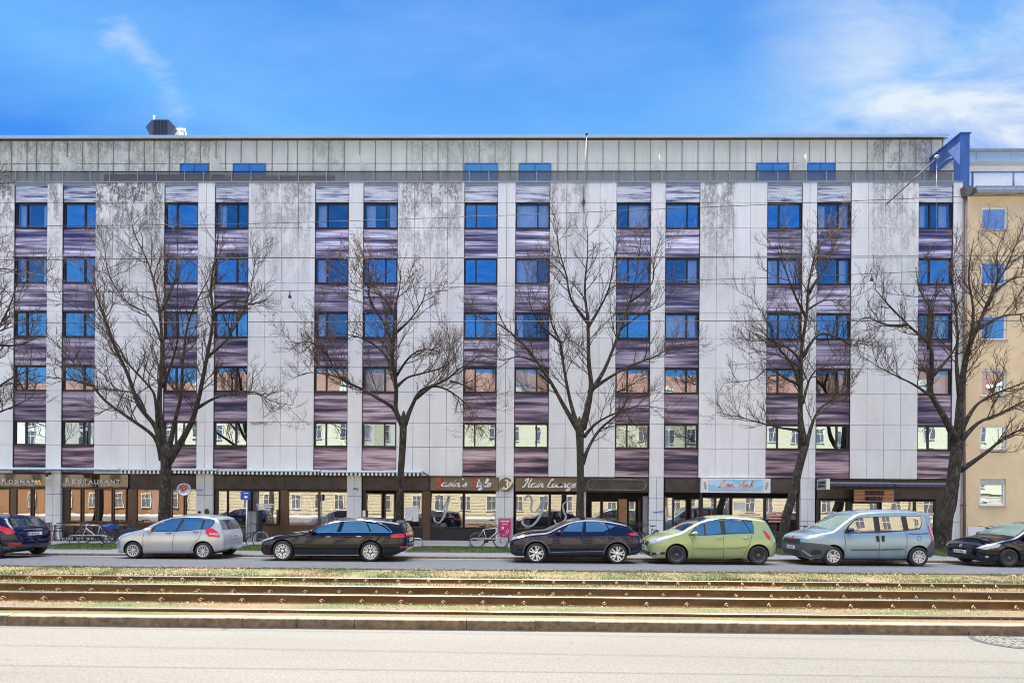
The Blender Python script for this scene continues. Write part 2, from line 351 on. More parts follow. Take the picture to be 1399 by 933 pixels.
# stroke lettering ------------------------------------------------
bowl = [(.35,.42),(.2,.47),(.05,.3),(.03,.1),(.15,0),(.3,.12),(.38,.42)]
GL = {
'a': (.5, [bowl, [(.38,.45),(.36,.1),(.45,0),(.55,.12)]]),
's': (.42, [[(0,.05),(.2,.3),(.25,.48),(.33,.25),(.3,.03),(.12,0)], [(.3,.05),(.45,.1)]]),
'i': (.28, [[(0,.1),(.12,.45),(.1,.1),(.18,0),(.3,.12)], [(.17,.64),(.19,.69)]]),
'n': (.48, [[(0,.1),(.1,.45),(.08,0)], [(.08,.2),(.25,.45),(.32,.35),(.3,.08),(.38,0),(.5,.12)]]),
't': (.28, [[(.12,.9),(.08,.1),(.16,0),(.28,.12)], [(-.05,.55),(.3,.6)]]),
'y': (.42, [[(0,.3),(.06,.45),(.08,.1),(.2,.03),(.32,.42)], [(.32,.45),(.28,-.2),(.1,-.42),(.05,-.25),(.4,.1)]]),
'l': (.27, [[(0,.12),(.2,.6),(.2,.95),(.1,.9),(.06,.2),(.14,0),(.28,.12)]]),
'e': (.35, [[(.02,.15),(.28,.3),(.22,.46),(.08,.38),(.03,.12),(.14,0),(.35,.13)]]),
'r': (.4, [[(0,.1),(.1,.48),(.14,.38),(.28,.42),(.25,.1),(.33,0),(.42,.12)]]),
'o': (.42, [[(.2,.46),(.05,.32),(.04,.1),(.18,0),(.32,.15),(.3,.38),(.2,.46),(.3,.36),(.45,.4)]]),
'u': (.5, [[(0,.3),(.06,.45),(.05,.1),(.15,0),(.3,.15),(.34,.45),(.32,.1),(.4,0),(.5,.12)]]),
'g': (.48, [bowl, [(.38,.45),(.34,-.25),(.15,-.42),(.08,-.28),(.5,.1)]]),
'h': (.4, [[(0,.12),(.15,.7),(.15,.95),(.08,.5),(.05,0)], [(.06,.2),(.2,.45),(.27,.3),(.26,.05),(.4,.1)]]),
'Y': (.55, [[(0,.85),(.1,1),(.2,.8),(.2,.5),(.35,.45),(.5,.95)], [(.55,1),(.45,.3),(.25,-.05),(.05,.0),(.0,.15)]]),
'S': (.55, [[(.6,.85),(.45,1),(.28,.85),(.35,.55),(.45,.3),(.3,.03),(.08,.05),(.0,.2)]]),
'H': (.7, [[(.0,.75),(.12,.95),(.3,1),(.18,.4),(.05,0),(-.1,.05)], [(.6,1),(.5,.5),(.48,.08),(.6,0),(.7,.1)], [(.1,.5),(.35,.52),(.6,.58)]]),
'L': (.5, [[(.4,.8),(.45,.98),(.32,.95),(.2,.5),(.1,.1),(0,.02),(.1,.05),(.3,-.02),(.55,.08)]]),
'A': (.62, [[(0,.0),(.2,.3),(.45,1),(.5,.4),(.55,0),(.65,.08)], [(.1,.4),(.5,.42)]]),
'`': (.2, [[(.0,.98),(.18,.84)]]), ' ': (.28, [])}
def smooth(pts, k=5):
    if len(pts) < 3: return pts
    o = []; q = [pts[0]] + list(pts) + [pts[-1]]
    for i in range(1, len(q) - 2):
        for j in range(k):
            t = j / k; a, b, c, d = q[i-1], q[i], q[i+1], q[i+2]
            o.append(tuple(.5*((2*b[m]) + (-a[m]+c[m])*t + (2*a[m]-5*b[m]+4*c[m]-d[m])*t*t + (-a[m]+3*b[m]-3*c[m]+d[m])*t**3) for m in range(len(b))))
    o.append(tuple(pts[-1])); return o
def script(word, x0, x1, z0, cap, y, mats, special=(), slant=.28, th=.07, parent=None, name='lettering'):
    tot = sum(GL[c][0] for c in word); sx = (x1 - x0) / tot; mb = MB(); x = 0
    for ci, c in enumerate(word):
        adv, st = GL[c]; mi = 1 if ci in special else 0
        for s in st:
            p = smooth(s); n = len(p); q = [(x0 + (x + a) * sx + b * cap * slant, z0 + b * cap) for a, b in p]
            vs = []; L = R.random() * .0
            for i in range(n):
                a = q[max(0, i-1)]; b = q[min(n-1, i+1)]; dx, dz = b[0]-a[0], b[1]-a[1]; l = math.hypot(dx, dz) or 1
                w = th * cap * (.55 + .75 * abs(dz) / l)
                nx, nz = -dz / l * w, dx / l * w
                yy = y - .0015 * (ci % 2)
                vs += [(q[i][0]+nx, yy, q[i][1]+nz), (q[i][0]-nx, yy, q[i][1]-nz)]
            nb = len(vs); vs += [(a, b + .02, c_) for a, b, c_ in vs]
            fs = []
            for i in range(n - 1):
                a = 2 * i; fs += [(a, a+1, a+3, a+2), (a+nb, a+2+nb, a+3+nb, a+1+nb), (a, a+2, a+2+nb, a+nb), (a+1, a+1+nb, a+3+nb, a+3)]
            mb.add(vs, fs, mi)
        x += adv
    return mb.build(name, mats, parent)
def text(body, x0, x1, zc, h, y, mt, parent=None, name='lettering', bold=0.0, shear=0, ext=.01, flip=None, free=None):
    cu = bpy.data.curves.new('t', 'FONT'); cu.body = body; cu.size = 1; cu.extrude = 0; cu.offset = bold; cu.shear = shear
    cu.resolution_u = 3
    t = bpy.data.objects.new('t', cu); COL.objects.link(t)
    dg = bpy.context.evaluated_depsgraph_get(); me = bpy.data.meshes.new_from_object(t.evaluated_get(dg))
    bpy.data.objects.remove(t)
    xs = [v.co.x for v in me.vertices]; ys = [v.co.y for v in me.vertices]
    ax, bx, ay, by = min(xs), max(xs), min(ys), max(ys)
    for v in me.vertices:
        X = x0 + (v.co.x - ax) / (bx - ax) * (x1 - x0); Z = zc + ((v.co.y - ay) / (by - ay) - .5) * h
        v.co = (X, y, Z) if flip is None else (flip, X, Z)
    me.materials.append(mt); me.name = name
    bm = bmesh.new(); bm.from_mesh(me)
    g = bmesh.ops.extrude_face_region(bm, geom=bm.faces[:]); dv = Vector((0, ext, 0)) if flip is None else Vector((ext, 0, 0))
    bmesh.ops.translate(bm, vec=dv, verts=[e for e in g['geom'] if isinstance(e, bmesh.types.BMVert)])
    bmesh.ops.recalc_face_normals(bm, faces=bm.faces); bm.to_mesh(me); bm.free()
    o = bpy.data.objects.new(name, me); COL.objects.link(o); o.parent = parent; return o
# ================================================================== SKY AND SUN
SUN_EL, SUN_AZ = 58.5, -12.0      # azimuth measured from +Y (behind the building), negative = towards the left
w = bpy.data.worlds.new('World'); scene.world = w; w.use_nodes = True; nt = w.node_tree; nt.nodes.clear()
wo = N(nt, 'ShaderNodeOutputWorld'); bg = N(nt, 'ShaderNodeBackground'); bg.inputs[1].default_value = SKY_STRENGTH = 0.06
sky = N(nt, 'ShaderNodeTexSky', sky_type='NISHITA'); sky.sun_disc = False
sky.sun_elevation = math.radians(SUN_EL); sky.sun_rotation = math.radians(SUN_AZ); sky.air_density = 1.0; sky.dust_density = .3; sky.ozone_density = 3.0
hs = N(nt, 'ShaderNodeHueSaturation'); hs.inputs['Saturation'].default_value = 1.25; hs.inputs['Value'].default_value = 1.0; nt.links.new(sky.outputs[0], hs.inputs['Color'])
tc = N(nt, 'ShaderNodeTexCoord'); sp = N(nt, 'ShaderNodeSeparateXYZ'); nt.links.new(tc.outputs['Generated'], sp.inputs[0])
yy = math_(nt, 'MAXIMUM', sp.outputs[1], .05)
# cirrus sheet: direction projected on a vertical plane far to the north of the street
cx = math_(nt, 'DIVIDE', sp.outputs[0], yy); cz = math_(nt, 'DIVIDE', sp.outputs[2], yy)
cb = N(nt, 'ShaderNodeCombineXYZ'); nt.links.new(cx, cb.inputs[0]); nt.links.new(cz, cb.inputs[1])
mp = N(nt, 'ShaderNodeMapping'); nt.links.new(cb.outputs[0], mp.inputs[0]); mp.inputs['Rotation'].default_value = (0, 0, math.radians(-38)); mp.inputs['Scale'].default_value = (2.0, 5.5, 1)
n1 = noise(nt, mp.outputs[0], 1.2, 9, .6, .6); n2 = noise(nt, cb.outputs[0], 1.5, 4, .5)
# right-hand veil and the thin streak up to the left
def sstep(x, a, b):
    q = N(nt, 'ShaderNodeMapRange', clamp=True, interpolation_type='SMOOTHSTEP'); nt.links.new(x, q.inputs[0]); q.inputs[1].default_value = a; q.inputs[2].default_value = b; return q.outputs[0]
cloud_a = math_(nt, 'MULTIPLY', sstep(cx, .36, .72), ramp(nt, math_(nt, 'ADD', math_(nt, 'MULTIPLY', n1, .75), math_(nt, 'MULTIPLY', n2, .25)), [(.36, (.12, .12, .12)), (.50, (.55, .55, .55)), (.62, (1, 1, 1))]))
lowb = math_(nt, 'MULTIPLY', math_(nt, 'SUBTRACT', 1.0, sstep(cz, .72, .98)), .45)
cloud_a = math_(nt, 'MULTIPLY', cloud_a, math_(nt, 'ADD', lowb, .75))
# streak axis through (-.70,.80) and (-.55,.66) in the same plane
s = math_(nt, 'ADD', math_(nt, 'MULTIPLY', cx, .80), math_(nt, 'MULTIPLY', cz, .60))
wob = math_(nt, 'MULTIPLY', math_(nt, 'SUBTRACT', noise(nt, cb.outputs[0], 5, 5, .6), .5), .16)
dist = math_(nt, 'ABSOLUTE', math_(nt, 'ADD', math_(nt, 'SUBTRACT', s, -.085), wob))
streak = math_(nt, 'SUBTRACT', 1.0, sstep(dist, .0, .04))
streak = math_(nt, 'MULTIPLY', streak, math_(nt, 'SUBTRACT', 1.0, sstep(cx, -.60, -.48)))
streak = math_(nt, 'MULTIPLY', streak, ramp(nt, noise(nt, mp.outputs[0], 2.2, 8, .6), [(.42, (0, 0, 0)), (.70, (.55, .55, .55))]))
horiz = math_(nt, 'MULTIPLY', math_(nt, 'SUBTRACT', 1.0, sstep(sp.outputs[2], .0, .6)), .10)
cl = math_(nt, 'MINIMUM', math_(nt, 'ADD', math_(nt, 'ADD', cloud_a, streak), horiz), .93)
cl = math_(nt, 'MULTIPLY', cl, sstep(sp.outputs[1], 0.0, .2))
CLOUD = (1.95, 2.15, 2.35)
blue0 = mixc(nt, 1.0, hs.outputs[0], (.36, .50, .66), 'MULTIPLY')
grad = ramp(nt, sp.outputs[2], [(.0, (.7, 1.6, 2.6)), (.2, (.35, 1.25, 2.5)), (.36, (.07, .68, 2.25)), (.46, (.05, .55, 2.0)), (.55, (.36, 1.14, 2.25)), (.62, (.25, .90, 2.12)), (.70, (.14, .66, 1.9)), (.85, (.2, .65, 1.8))])
mott = noise(nt, mp.outputs[0], 1.1, 7, .6)
grad = mixc(nt, math_(nt, 'MULTIPLY', ramp(nt, mott, [(.4, (0, 0, 0)), (.7, (1, 1, 1))]), .22), grad, (1.05, 1.7, 2.3))
blue = mixc(nt, .88, blue0, grad)
skyc = mixc(nt, cl, blue, CLOUD)
# added fill: bright broken cloud overhead, above frame and panes, lights the shaded facade
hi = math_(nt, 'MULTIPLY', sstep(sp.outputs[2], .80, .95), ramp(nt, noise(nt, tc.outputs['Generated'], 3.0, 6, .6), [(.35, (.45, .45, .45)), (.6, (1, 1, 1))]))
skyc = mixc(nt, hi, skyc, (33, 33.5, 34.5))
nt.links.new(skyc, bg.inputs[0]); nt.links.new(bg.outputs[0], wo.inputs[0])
sl = bpy.data.lights.new('sun', 'SUN'); sl.energy = 3.4; sl.angle = math.radians(.5); sl.color = (1, .93, .80)
so = bpy.data.objects.new('sun', sl); COL.objects.link(so)
el, az = math.radians(SUN_EL), math.radians(SUN_AZ)
sd = Vector((math.sin(az) * math.cos(el), math.cos(az) * math.cos(el), math.sin(el)))
so.rotation_euler = sd.to_track_quat('Z', 'Y').to_euler()
scene.view_settings.view_transform = 'Standard'; scene.view_settings.look = 'None'; scene.view_settings.gamma = 1
scene.view_settings.exposure = 2.8
# ================================================================== GROUND
XL, XR = -75, 75
def sheet(name, rows, mt, x0=XL, x1=XR, nx=1, kind='structure'):
    mb = MB(); vs = []
    for i in range(nx + 1):
        for (y, z) in rows: vs.append((x0 + (x1 - x0) * i / nx, y, z))
    k = len(rows); fs = [(i*k+j, (i+1)*k+j, (i+1)*k+j+1, i*k+j+1) for i in range(nx) for j in range(k-1)]
    mb.add(vs, fs); o = mb.build(name, mt); return tag(o, kind=kind)
sheet('ground', [(-900, -.6), (900, -.6)], M['slab'], -1200, 1200)
sheet('near_road', [(-6, 0), (8.03, 0)], M['road_near'])
sheet('near_pavement', [(-13.2, .12), (-6.1, .12), (-6.1, 0), (-6, 0)], M['slab'])
sheet('road', [(15.05, 0.0), (16.9, 0.0), (18.65, -.08)], M['road_far'])
sheet('pavement', [(18.85, .0), (20.1, .01), (20.1, .005), (22.3, .01), (28.5, .02)], M['pave'])
# strip of darker gutter stones
sheet('gutter', [(18.25, -.055), (18.65, -.072)], M['slab'])
sheet('far_building_apron', [(23.1, .016), (28.4, .026)], M['slab'])
# track bed
sheet('track_bed', [(8.2, .12), (8.45, .13), (8.75, .10), (9.4, .07), (9.85, .02), (10.2, .05), (10.6, .04), (11.15, -.02), (12.0, .0), (12.85, -.045), (13.1, .0), (13.8, .03), (14.6, .03), (15.05, .015), (15.05, -.1)], M['soil'], nx=40)
def kerb(name, y0, y1, z0, z1, label, L0, mt, x0=-60, x1=60, lens=(.9, 1.25)):
    mb = MB(); x = x0
    while x < x1:
        l = R.uniform(*lens) if isinstance(lens, tuple) else lens
        dy = R.uniform(-.006, .006); dz = R.uniform(-.005, .004)
        c = .012
        mb.prism([(y0+dy, z0), (y0+dy, z1+dz-c), (y0+dy+c, z1+dz), (y1, z1+dz), (y1, z0)], 'x', x, x + l - .012)
        x += l
    o = mb.build(name, mt); tag(o, kind='structure'); return o
kerb('kerb', 8.03, 8.2, -.2, .15, '', 0, M['kerb'], lens=(.8, 1.9))
kerb('kerb', 18.65, 18.85, -.3, .004, '', 0, M['kerb'])
# rails
RAILS = [(8.56, .18, .115, 'nearest rust topped tram rail half sunk in dirt behind the bright kerb', False),
         (9.90, .185, .02, 'second tram rail from the kerb with a wide brown web and polished head', True),
         (11.18, .145, -.03, 'third tram rail from the kerb with an orange rusty web', True),
         (12.84, .075, -.045, 'farthest tram rail beside the grass strip with a bright polished head', True)]
def rail(y, zt, zb, label, clips):
    r = empty('tram_rail', (0, y, zb), label, 'rail', 'tram rails between the two roads')
    prof = [(-.075, -.02), (-.075, .0), (-.012, .02), (-.010, zt-zb-.04), (-.036, zt-zb-.03), (-.036, zt-zb-.004), (-.03, zt-zb), (.03, zt-zb), (.036, zt-zb-.004), (.036, zt-zb-.03), (.010, zt-zb-.04), (.012, .02), (.075, 0), (.075, -.02)]
    mb = MB(); mb.prism(prof, 'x', -60, 60); mb.mi = [1 if i == 2 + 6 or i == 2 + 5 or i == 2+7 else 0 for i in range(len(mb.f))]
    o = mb.build('rail_profile', [M['rust'], M['railhead']], r, fixn=True)
    if clips:
        src = None; n = 0
        for i in range(-30, 31):
            x = i * .777 + .13 * (y % 1)
            if abs(x) > y * 1.12 + 1: continue
            if src is None:
                b = MB(); b.box(-.05, .05, -.13, -.06, -.02, .012); b.tube([(-.035, -.10, .01), (-.04, -.10, .06), (0, -.075, .085), (.04, -.05, .05), (.03, -.045, .01)], .013, 6); b.tube([(0.0, -.105, 0), (0, -.105, .06)], .016, 6)
                src = b.build('rail_clip', M['clip'], r); c = src
            else: c = src.copy(); COL.objects.link(c); c.parent = r
            c.location = (x + R.uniform(-.02, .02), 0, 0); c.rotation_euler.z = R.uniform(-.1, .1); n += 1
for a in RAILS: rail(*a)
# manhole
mc = G(1372, 876); mb = MB(); ob = empty('manhole_cover', (mc.x, mc.y, 0.004), 'round cast iron manhole cover in the pale asphalt near the kerb', 'manhole cover')
def ringm(r0, r1, z, n=40, mi=0):
    vs = []; 
    for j in range(n):
        a = 2*math.pi*j/n
        vs += [(r0*math.cos(a), r0*math.sin(a), z), (r1*math.cos(a), r1*math.sin(a), z)]
    mb.add(vs, [(2*j, 2*j+1, (2*((j+1) % n))+1, 2*((j+1) % n)) for j in range(n)], mi)
ringm(.33, .40, .002); mb.build('rim', M['darksteel'], ob)
mb = MB(); ringm(.0, .325, .004); mb.build('cover', M['road_near'], ob)
mb = MB()
for r_ in (.27, .2, .12):
    for j in range(int(r_ * 70)):
        a = 2*math.pi*j/int(r_*70); mb.box(-.018, .018, -.008, .008, .005, .009); mb.v[-8:] = [((p[0]) * -math.sin(a) + (r_ + p[1]) * math.cos(a), p[0]*math.cos(a) + (r_ + p[1]) * math.sin(a), p[2]) for p in mb.v[-8:]]
mb.build('studs', M['darksteel'], ob)
# ------------------------------------------------ grass and litter
def blades(name, zones, mt, seed, kind='stuff', label=''):
    r = random.Random(seed); mb = MB()
    for (y0, y1, zf, n, h, wd, xs) in zones:
        for _ in range(n):
            y = r.uniform(y0, y1); x = r.uniform(-y*1.12, y*1.12) if xs is None else r.uniform(*xs)
            if math.sin(x*.9 + y*3) + math.sin(x*2.3 - 1.7*y) + .6*math.sin(x*5.1+y) < r.uniform(-2.4, 1.0): continue
            hh = h * r.uniform(.4, 1.2); a = r.uniform(0, math.pi); dx, dy = math.cos(a)*wd, math.sin(a)*wd; lx, ly = r.uniform(-.6, .6)*hh, r.uniform(-.6, .6)*hh
            z = zf(y)
            mb.add([(x-dx, y-dy, z-.01), (x+dx, y+dy, z-.01), (x+lx, y+ly, z+hh)], [(0, 1, 2)])
    o = mb.build(name, mt); tag(o, label, name.replace('_', ' '), kind=kind); return o
bed = lambda y: .03
z0 = [(13.0, 15.0, lambda y: .015, 42000, .05, .011, None), (8.62, 9.75, lambda y: .08 - (y-8.62)*.05, 15000, .045, .008, None), (10.05, 11.05, lambda y: .03 - (y-10.05)*.04, 9000, .05, .008, None), (11.3, 12.75, lambda y: -.02, 14000, .05, .009, None)]
blades('grass', z0, M['grass'], 1, label='short green grass growing along and between the tram rails')
z1 = [(8.47, 8.52, lambda y: .12, 900, .045, .006, None), (8.6, 9.8, lambda y: .08 - (y-8.6)*.05, 8000, .05, .007, None), (10.05, 11.05, lambda y: .03 - (y-10.05)*.04, 9000, .05, .007, None), (11.3, 12.75, lambda y: -.02, 8000, .05, .008, None), (13.0, 15.0, lambda y: .02, 4000, .04, .009, None)]
blades('dry_grass', z1, M['drygrass'], 5, label='straw coloured dry grass tufts between the tram rails')
def gz(y): return .04
zz = []
for (a, b) in ((66, 175), (325, 372), (560, 705), (868, 905), (1050, 1098), (1262, 1320)):
    xa, xb = PX(a, 21.2, 748), PX(b, 21.2, 748)
    zz.append((20.3, 22.2, lambda y: .02, int(1500 * (xb-xa)), .11, .012, (xa, xb)))
GZ = [( (z[6][0], z[6][1])) for z in zz]
r_ = random.Random(3); mb = MB(); soilmb = MB()
for (xa, xb) in GZ:
    for _ in range(int(1500*(xb-xa))):
        x = r_.uniform(xa, xb); y = r_.uniform(20.2, 22.2); hh = r_.uniform(.05, .13); a = r_.uniform(0, 3.14)
        e = min(1, (x-xa)/.6, (xb-x)/.6)
        z = .01 + .10*e*math.sin(math.pi*(y-20.2)/2.0)
        mb.add([(x-.013*math.cos(a), y-.013*math.sin(a), z-.02), (x+.013*math.cos(a), y+.013*math.sin(a), z-.02), (x+r_.uniform(-.04, .04), y+r_.uniform(-.04, .04), z+hh*.6)], [(0, 1, 2)])
    nx, ny = 16, 6; vs = []
    for i in range(nx+1):
        for j in range(ny+1):
            x = xa + (xb-xa)*i/nx; y = 20.15+2.1*j/ny; e = min(1, (x-xa)/.6, (xb-x)/.6)
            vs.append((x, y, .012 + .10*max(0, e)*math.sin(math.pi*j/ny)))
    soilmb.add(vs, [(i*(ny+1)+j, (i+1)*(ny+1)+j, (i+1)*(ny+1)+j+1, i*(ny+1)+j+1) for i in range(nx) for j in range(ny)], 0, True)
tag(mb.build('verge_grass', M['grass']), 'low green grass mounds round the street trees on the pavement', 'grass', kind='stuff')
tag(soilmb.build('verge_soil', M['soil']), kind='structure')
r_ = random.Random(11); mb = MB()
for _ in range(9000):
    y = r_.choice([r_.uniform(13.0, 15.1), r_.uniform(14.2, 15.15), r_.uniform(8.6, 12.7)]); x = r_.uniform(-y*1.12, y*1.12)
    if math.sin(x*.8+2) + math.sin(x*1.9) < r_.uniform(-1.5, 2): continue
    s = r_.uniform(.012, .03); a = r_.uniform(0, 6.3); c, d = math.cos(a)*s, math.sin(a)*s; z = .05 if y > 13 else .03 if y < 11 else -.01
    z += r_.uniform(0, .02) + (.05 if y < 9.5 else 0)
    mb.add([(x-c, y-d, z), (x+d*.6, y-c*.6, z+.012), (x+c, y+d, z+r_.uniform(0, .02)), (x-d*.6, y+c*.6, z)], [(0, 1, 2, 3)])
tag(mb.build('leaf_litter', M['deadleaf']), 'brown dead leaves scattered over the tram bed and verge', 'leaves', kind='stuff')
# ================================================================== MAIN BUILDING
D = 26.1
WIN = [(20,64),(86,130),(225,270),(294,339),(431,476),(497,543),(635,679.5),(705,751),(843,889),(910,956),(1049,1096),(1117,1163),(1256,1302)]
cols = [(PX(a, D), PX(b, D)) for a, b in WIN]
per = cols[2][0] - cols[0][0]
left = []
for k in (2, 1): left += [(cols[0][0] - per*k, cols[0][1] - per*k), (cols[1][0] - per*k, cols[1][1] - per*k)]
cols = left + cols
NL = len(left)
XE = PX(1316, D); XS = cols[0][0] - 2.9
zrow = [(PZ(a, D), PZ(b, D)) for a, b in [(277,311.5),(352,387),(427,461.5),(502,536),(578,611)]]
ZT = PZ(249.5, D); ZB = PZ(650.5, D)
bld = empty('apartment_building', ((XS + XE) / 2, D, 0), 'six storey grey concrete panel block with purple striped spandrels over ground floor shops', 'building')
OFF = Vector(bld.location)
def bb(mb, name, mats, parent=bld, fixn=False):
    o = mb.build(name, mats, None, fixn)
    o.parent = parent
    base = parent.matrix_world.translation if parent.type != 'EMPTY' else parent.location
    o.matrix_parent_inverse = Matrix.Translation(-Vector(parent.location)) if parent.type == 'EMPTY' else Matrix.Identity(4)
    return o
def sub(mb, name, mats, parent):   # sub-part of a part whose own origin is the world origin
    o = mb.build(name, mats, parent); return o
# structural core behind the facade
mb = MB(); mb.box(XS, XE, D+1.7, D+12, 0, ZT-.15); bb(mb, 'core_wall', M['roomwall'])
mb = MB(); mb.box(XS, XE, D+.02, D+12, ZT-.15, ZT+.0); mb.box(XS, XE, D-.03, D+.3, ZT, ZT+.06); bb(mb, 'roof_slab', M['steel'])
# floors seen through panes
mb = MB()
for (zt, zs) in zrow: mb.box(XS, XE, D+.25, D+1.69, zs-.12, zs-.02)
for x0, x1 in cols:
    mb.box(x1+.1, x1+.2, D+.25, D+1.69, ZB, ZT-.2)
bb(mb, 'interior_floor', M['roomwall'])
panels = MB(); spb = MB(); blb = MB(); backs = MB()
zl = [ZB] + [z for r in reversed(zrow) for z in (r[1], r[0])] + [ZT]
J = .019
def panel_field(x0, x1, nx, zlist, y0=D, y1=D+.12):
    panels = MB()
    for i in range(nx):
        a = x0 + (x1-x0)*i/nx; b = x0 + (x1-x0)*(i+1)/nx
        for j in range(len(zlist)-1):
            o = R.uniform(-.004, .004)
            panels.box(a+J/2, b-J/2, y0+o, y1, zlist[j]+J/2, zlist[j+1]-J/2)
    panels.box(x0, x1, y1+.002, y1+.14, zlist[0], zlist[-1], 1)
    bb(panels, 'concrete_panel', [M['concrete'], M['darkwall']])
PIER = []
for i, (x0, x1) in enumerate(cols):
    isA = (i % 2 == 0)
    nxt = cols[i+1][0] if i+1 < len(cols) else XE
    g = .02
    if isA:
        panel_field(x1+g, nxt-g, 2 if i % 4 else 1, zl); PIER.append((x1+g, nxt-g))
        # pier goes on to the ground
    else:
        panel_field(x1+g, nxt-g, 4, zl)
panel_field(XS, cols[0][0]-.02, 2, zl)
for x0, x1 in PIER: panel_field(x0, x1, 2, [0, 1.15, 2.25, ZB])
for x0, x1 in cols:
    for k in range(5):
        zt = zrow[k][1]; zb = zrow[k+1][0] if k < 4 else ZB
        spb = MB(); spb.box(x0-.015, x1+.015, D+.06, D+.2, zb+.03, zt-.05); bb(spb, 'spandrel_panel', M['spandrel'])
    blb = MB(); blb.box(x0-.01, x1+.01, D+.05, D+.2, zrow[0][0]+.05, ZT-.07); bb(blb, 'shutter_panel', M['blind'])
for x0, x1 in cols:
    sills = MB()
    for k in range(5): sills.box(x0-.03, x1+.03, D+.02, D+.14, zrow[k][1]-.045, zrow[k][1]-.01); sills.box(x0-.03, x1+.03, D+.04, D+.2, zrow[k][0]+.01, zrow[k][0]+.04)
    sills.box(x0-.035, x0-.005, D+.03, D+.15, ZB, ZT-.06); sills.box(x1+.005, x1+.035, D+.03, D+.15, ZB, ZT-.06)
    bb(sills, 'window_flashing', M['frame'])
def window(x0, x1, z0, z1, narrow_left, cur, y=D+.12):
    f = .06; xm = x0 + (x1-x0)*(.35 if narrow_left else .65)
    g = MB()
    t1, t2 = R.uniform(-.009, .009), R.uniform(-.009, .009)
    for a, b, t in ((x0+f, xm-f*.6, t1), (xm+f*.6, x1-f, t2)):
        g.add([(a, y+t, z0+f), (b, y+t*.2, z0+f), (b, y-t*.3, z1-f), (a, y+t*.5, z1-f)], [(0, 1, 2, 3)])
    pane = bb(g, 'window', M['glass2' if cur else 'glass'])
    m_ = MB(); m_.box(x0, x1, y-.05, y+.08, z0, z0+f); m_.box(x0, x1, y-.05, y+.08, z1-f, z1)
    m_.box(x0, x0+f, y-.048, y+.08, z0+f, z1-f); m_.box(x1-f, x1, y-.048, y+.08, z0+f, z1-f); m_.box(xm-f*.6, xm+f*.6, y-.045, y+.08, z0+f, z1-f)
    sub(m_, 'frame', M['frame'], pane)
    if cur:
        c = MB(); pts = []
        segs = {1: [(x0+.05, x0+.05+(x1-x0)*.28), (x1-.45, x1-.05)], 2: [(x0+.05, x1-.05)], 3: [(x0+.05, xm)], 4: [(xm, x1-.05)], 5: [(x0+.1, x0+.4)]}[cur]
        for a, b in segs:
            n = max(6, int((b-a)/.05)); vs = []
            for i in range(n+1):
                xx = a + (b-a)*i/n; yy_ = y+.2+.03*math.sin(i*1.7+a*3)
                vs += [(xx, yy_, z0), (xx, yy_, z1)]
            c.add(vs, [(2*i, 2*i+2, 2*i+3, 2*i+1) for i in range(n)], 0, True)
        sub(c, 'curtain', M['curtain'], pane)
    return pane
CUR = {(0,0):1,(0,1):0,(0,2):0,(0,3):5,(0,4):3,(0,5):1,(0,6):0,(0,7):2,(0,8):4,(0,9):0,(0,10):0,(0,11):1,(0,12):1,
       (1,0):1,(1,4):3,(1,5):0,(1,7):3,(1,9):4,(1,10):2,(1,11):4,(2,7):5,(2,9):2,(2,4):3,(3,7):3,(3,12):2,(4,1):4,(4,5):1,(4,9):5,(2,2):4,(2,12):4,(3,5):2,(3,11):4}
for i, (x0, x1) in enumerate(cols):
    for k, (zt, zs) in enumerate(zrow):
        window(x0, x1, zs, zt, i % 2 == 0, CUR.get((k, i-NL), 0 if i >= NL else R.choice([0, 1, 3])))
# ---------------- attic storey
YA = D + 1.9
ZR = PZ(184, YA-.22)-.03; ZR2 = PZ(188.0, YA-.22); XAE = PX(1288, YA, 200)
ap = MB(); x = XS; pw = .86
zmid = PZ(223.5, YA)
while x < XAE-.05:
    w_ = min(pw * (1 if R.random() > .15 else .62), XAE - x)
    ap.box(x+.012, x+w_-.012, YA, YA+.1, zmid+.02, ZR2); ap.box(x+.012, x+w_-.012, YA+.004, YA+.1, ZT+.1, zmid-.01)
    ap.box(x+w_-.03, x+w_+.006, YA-.035, YA+.05, ZT+.1, ZR2-.004, 1)
    x += w_
AWIN = [(247,285),(319,363),(635,680),(709,753),(1033,1077),(1101,1140)]
bb(ap, 'attic_wall', [M['attic'], mat('weathered_seam', (.30, .27, .20), .7, 0, .3, 3)])
mb = MB(); mb.box(XS, XAE-.05, YA+.1, YA+8, ZT, ZR2); bb(mb, 'attic_core', M['roomwall'])
for a, b in AWIN:
    xa, xb = PX(a, YA, 235), PX(b, YA, 235); g = MB(); y = YA-.06; z0, z1 = ZT+.6, zmid-.03; xm = (xa+xb)/2
    for p, q in ((xa+.05, xm-.03), (xm+.03, xb-.05)): g.add([(p, y, z0), (q, y, z0), (q, y, z1-.05), (p, y, z1-.05)], [(0, 1, 2, 3)])
    wv = bb(g, 'window', M['glass']); f = MB()
    f.box(xa, xb, y-.03, y+.04, z1-.05, z1); f.box(xa, xa+.05, y-.028, y+.04, z0, z1-.05); f.box(xb-.05, xb, y-.028, y+.04, z0, z1-.05); f.box(xm-.03, xm+.03, y-.028, y+.04, z0, z1-.05); f.box(xa, xb, y+.03, y+.05, z0-.3, z1)
    sub(f, 'frame', M['blue_clad'], wv)
mb = MB(); mb.box(XS, XAE+.15, YA-.17, YA+8, ZR2+.03, ZR); mb.box(XS, XAE+.2, YA-.22, YA-.16, ZR2-.0, ZR+.03); mb.box(XS, XAE+.15, YA-.16, YA+.2, ZR2-.01, ZR2+.03, 1)
bb(mb, 'roof_edge', [M['metal_blue'], M['darksteel']])
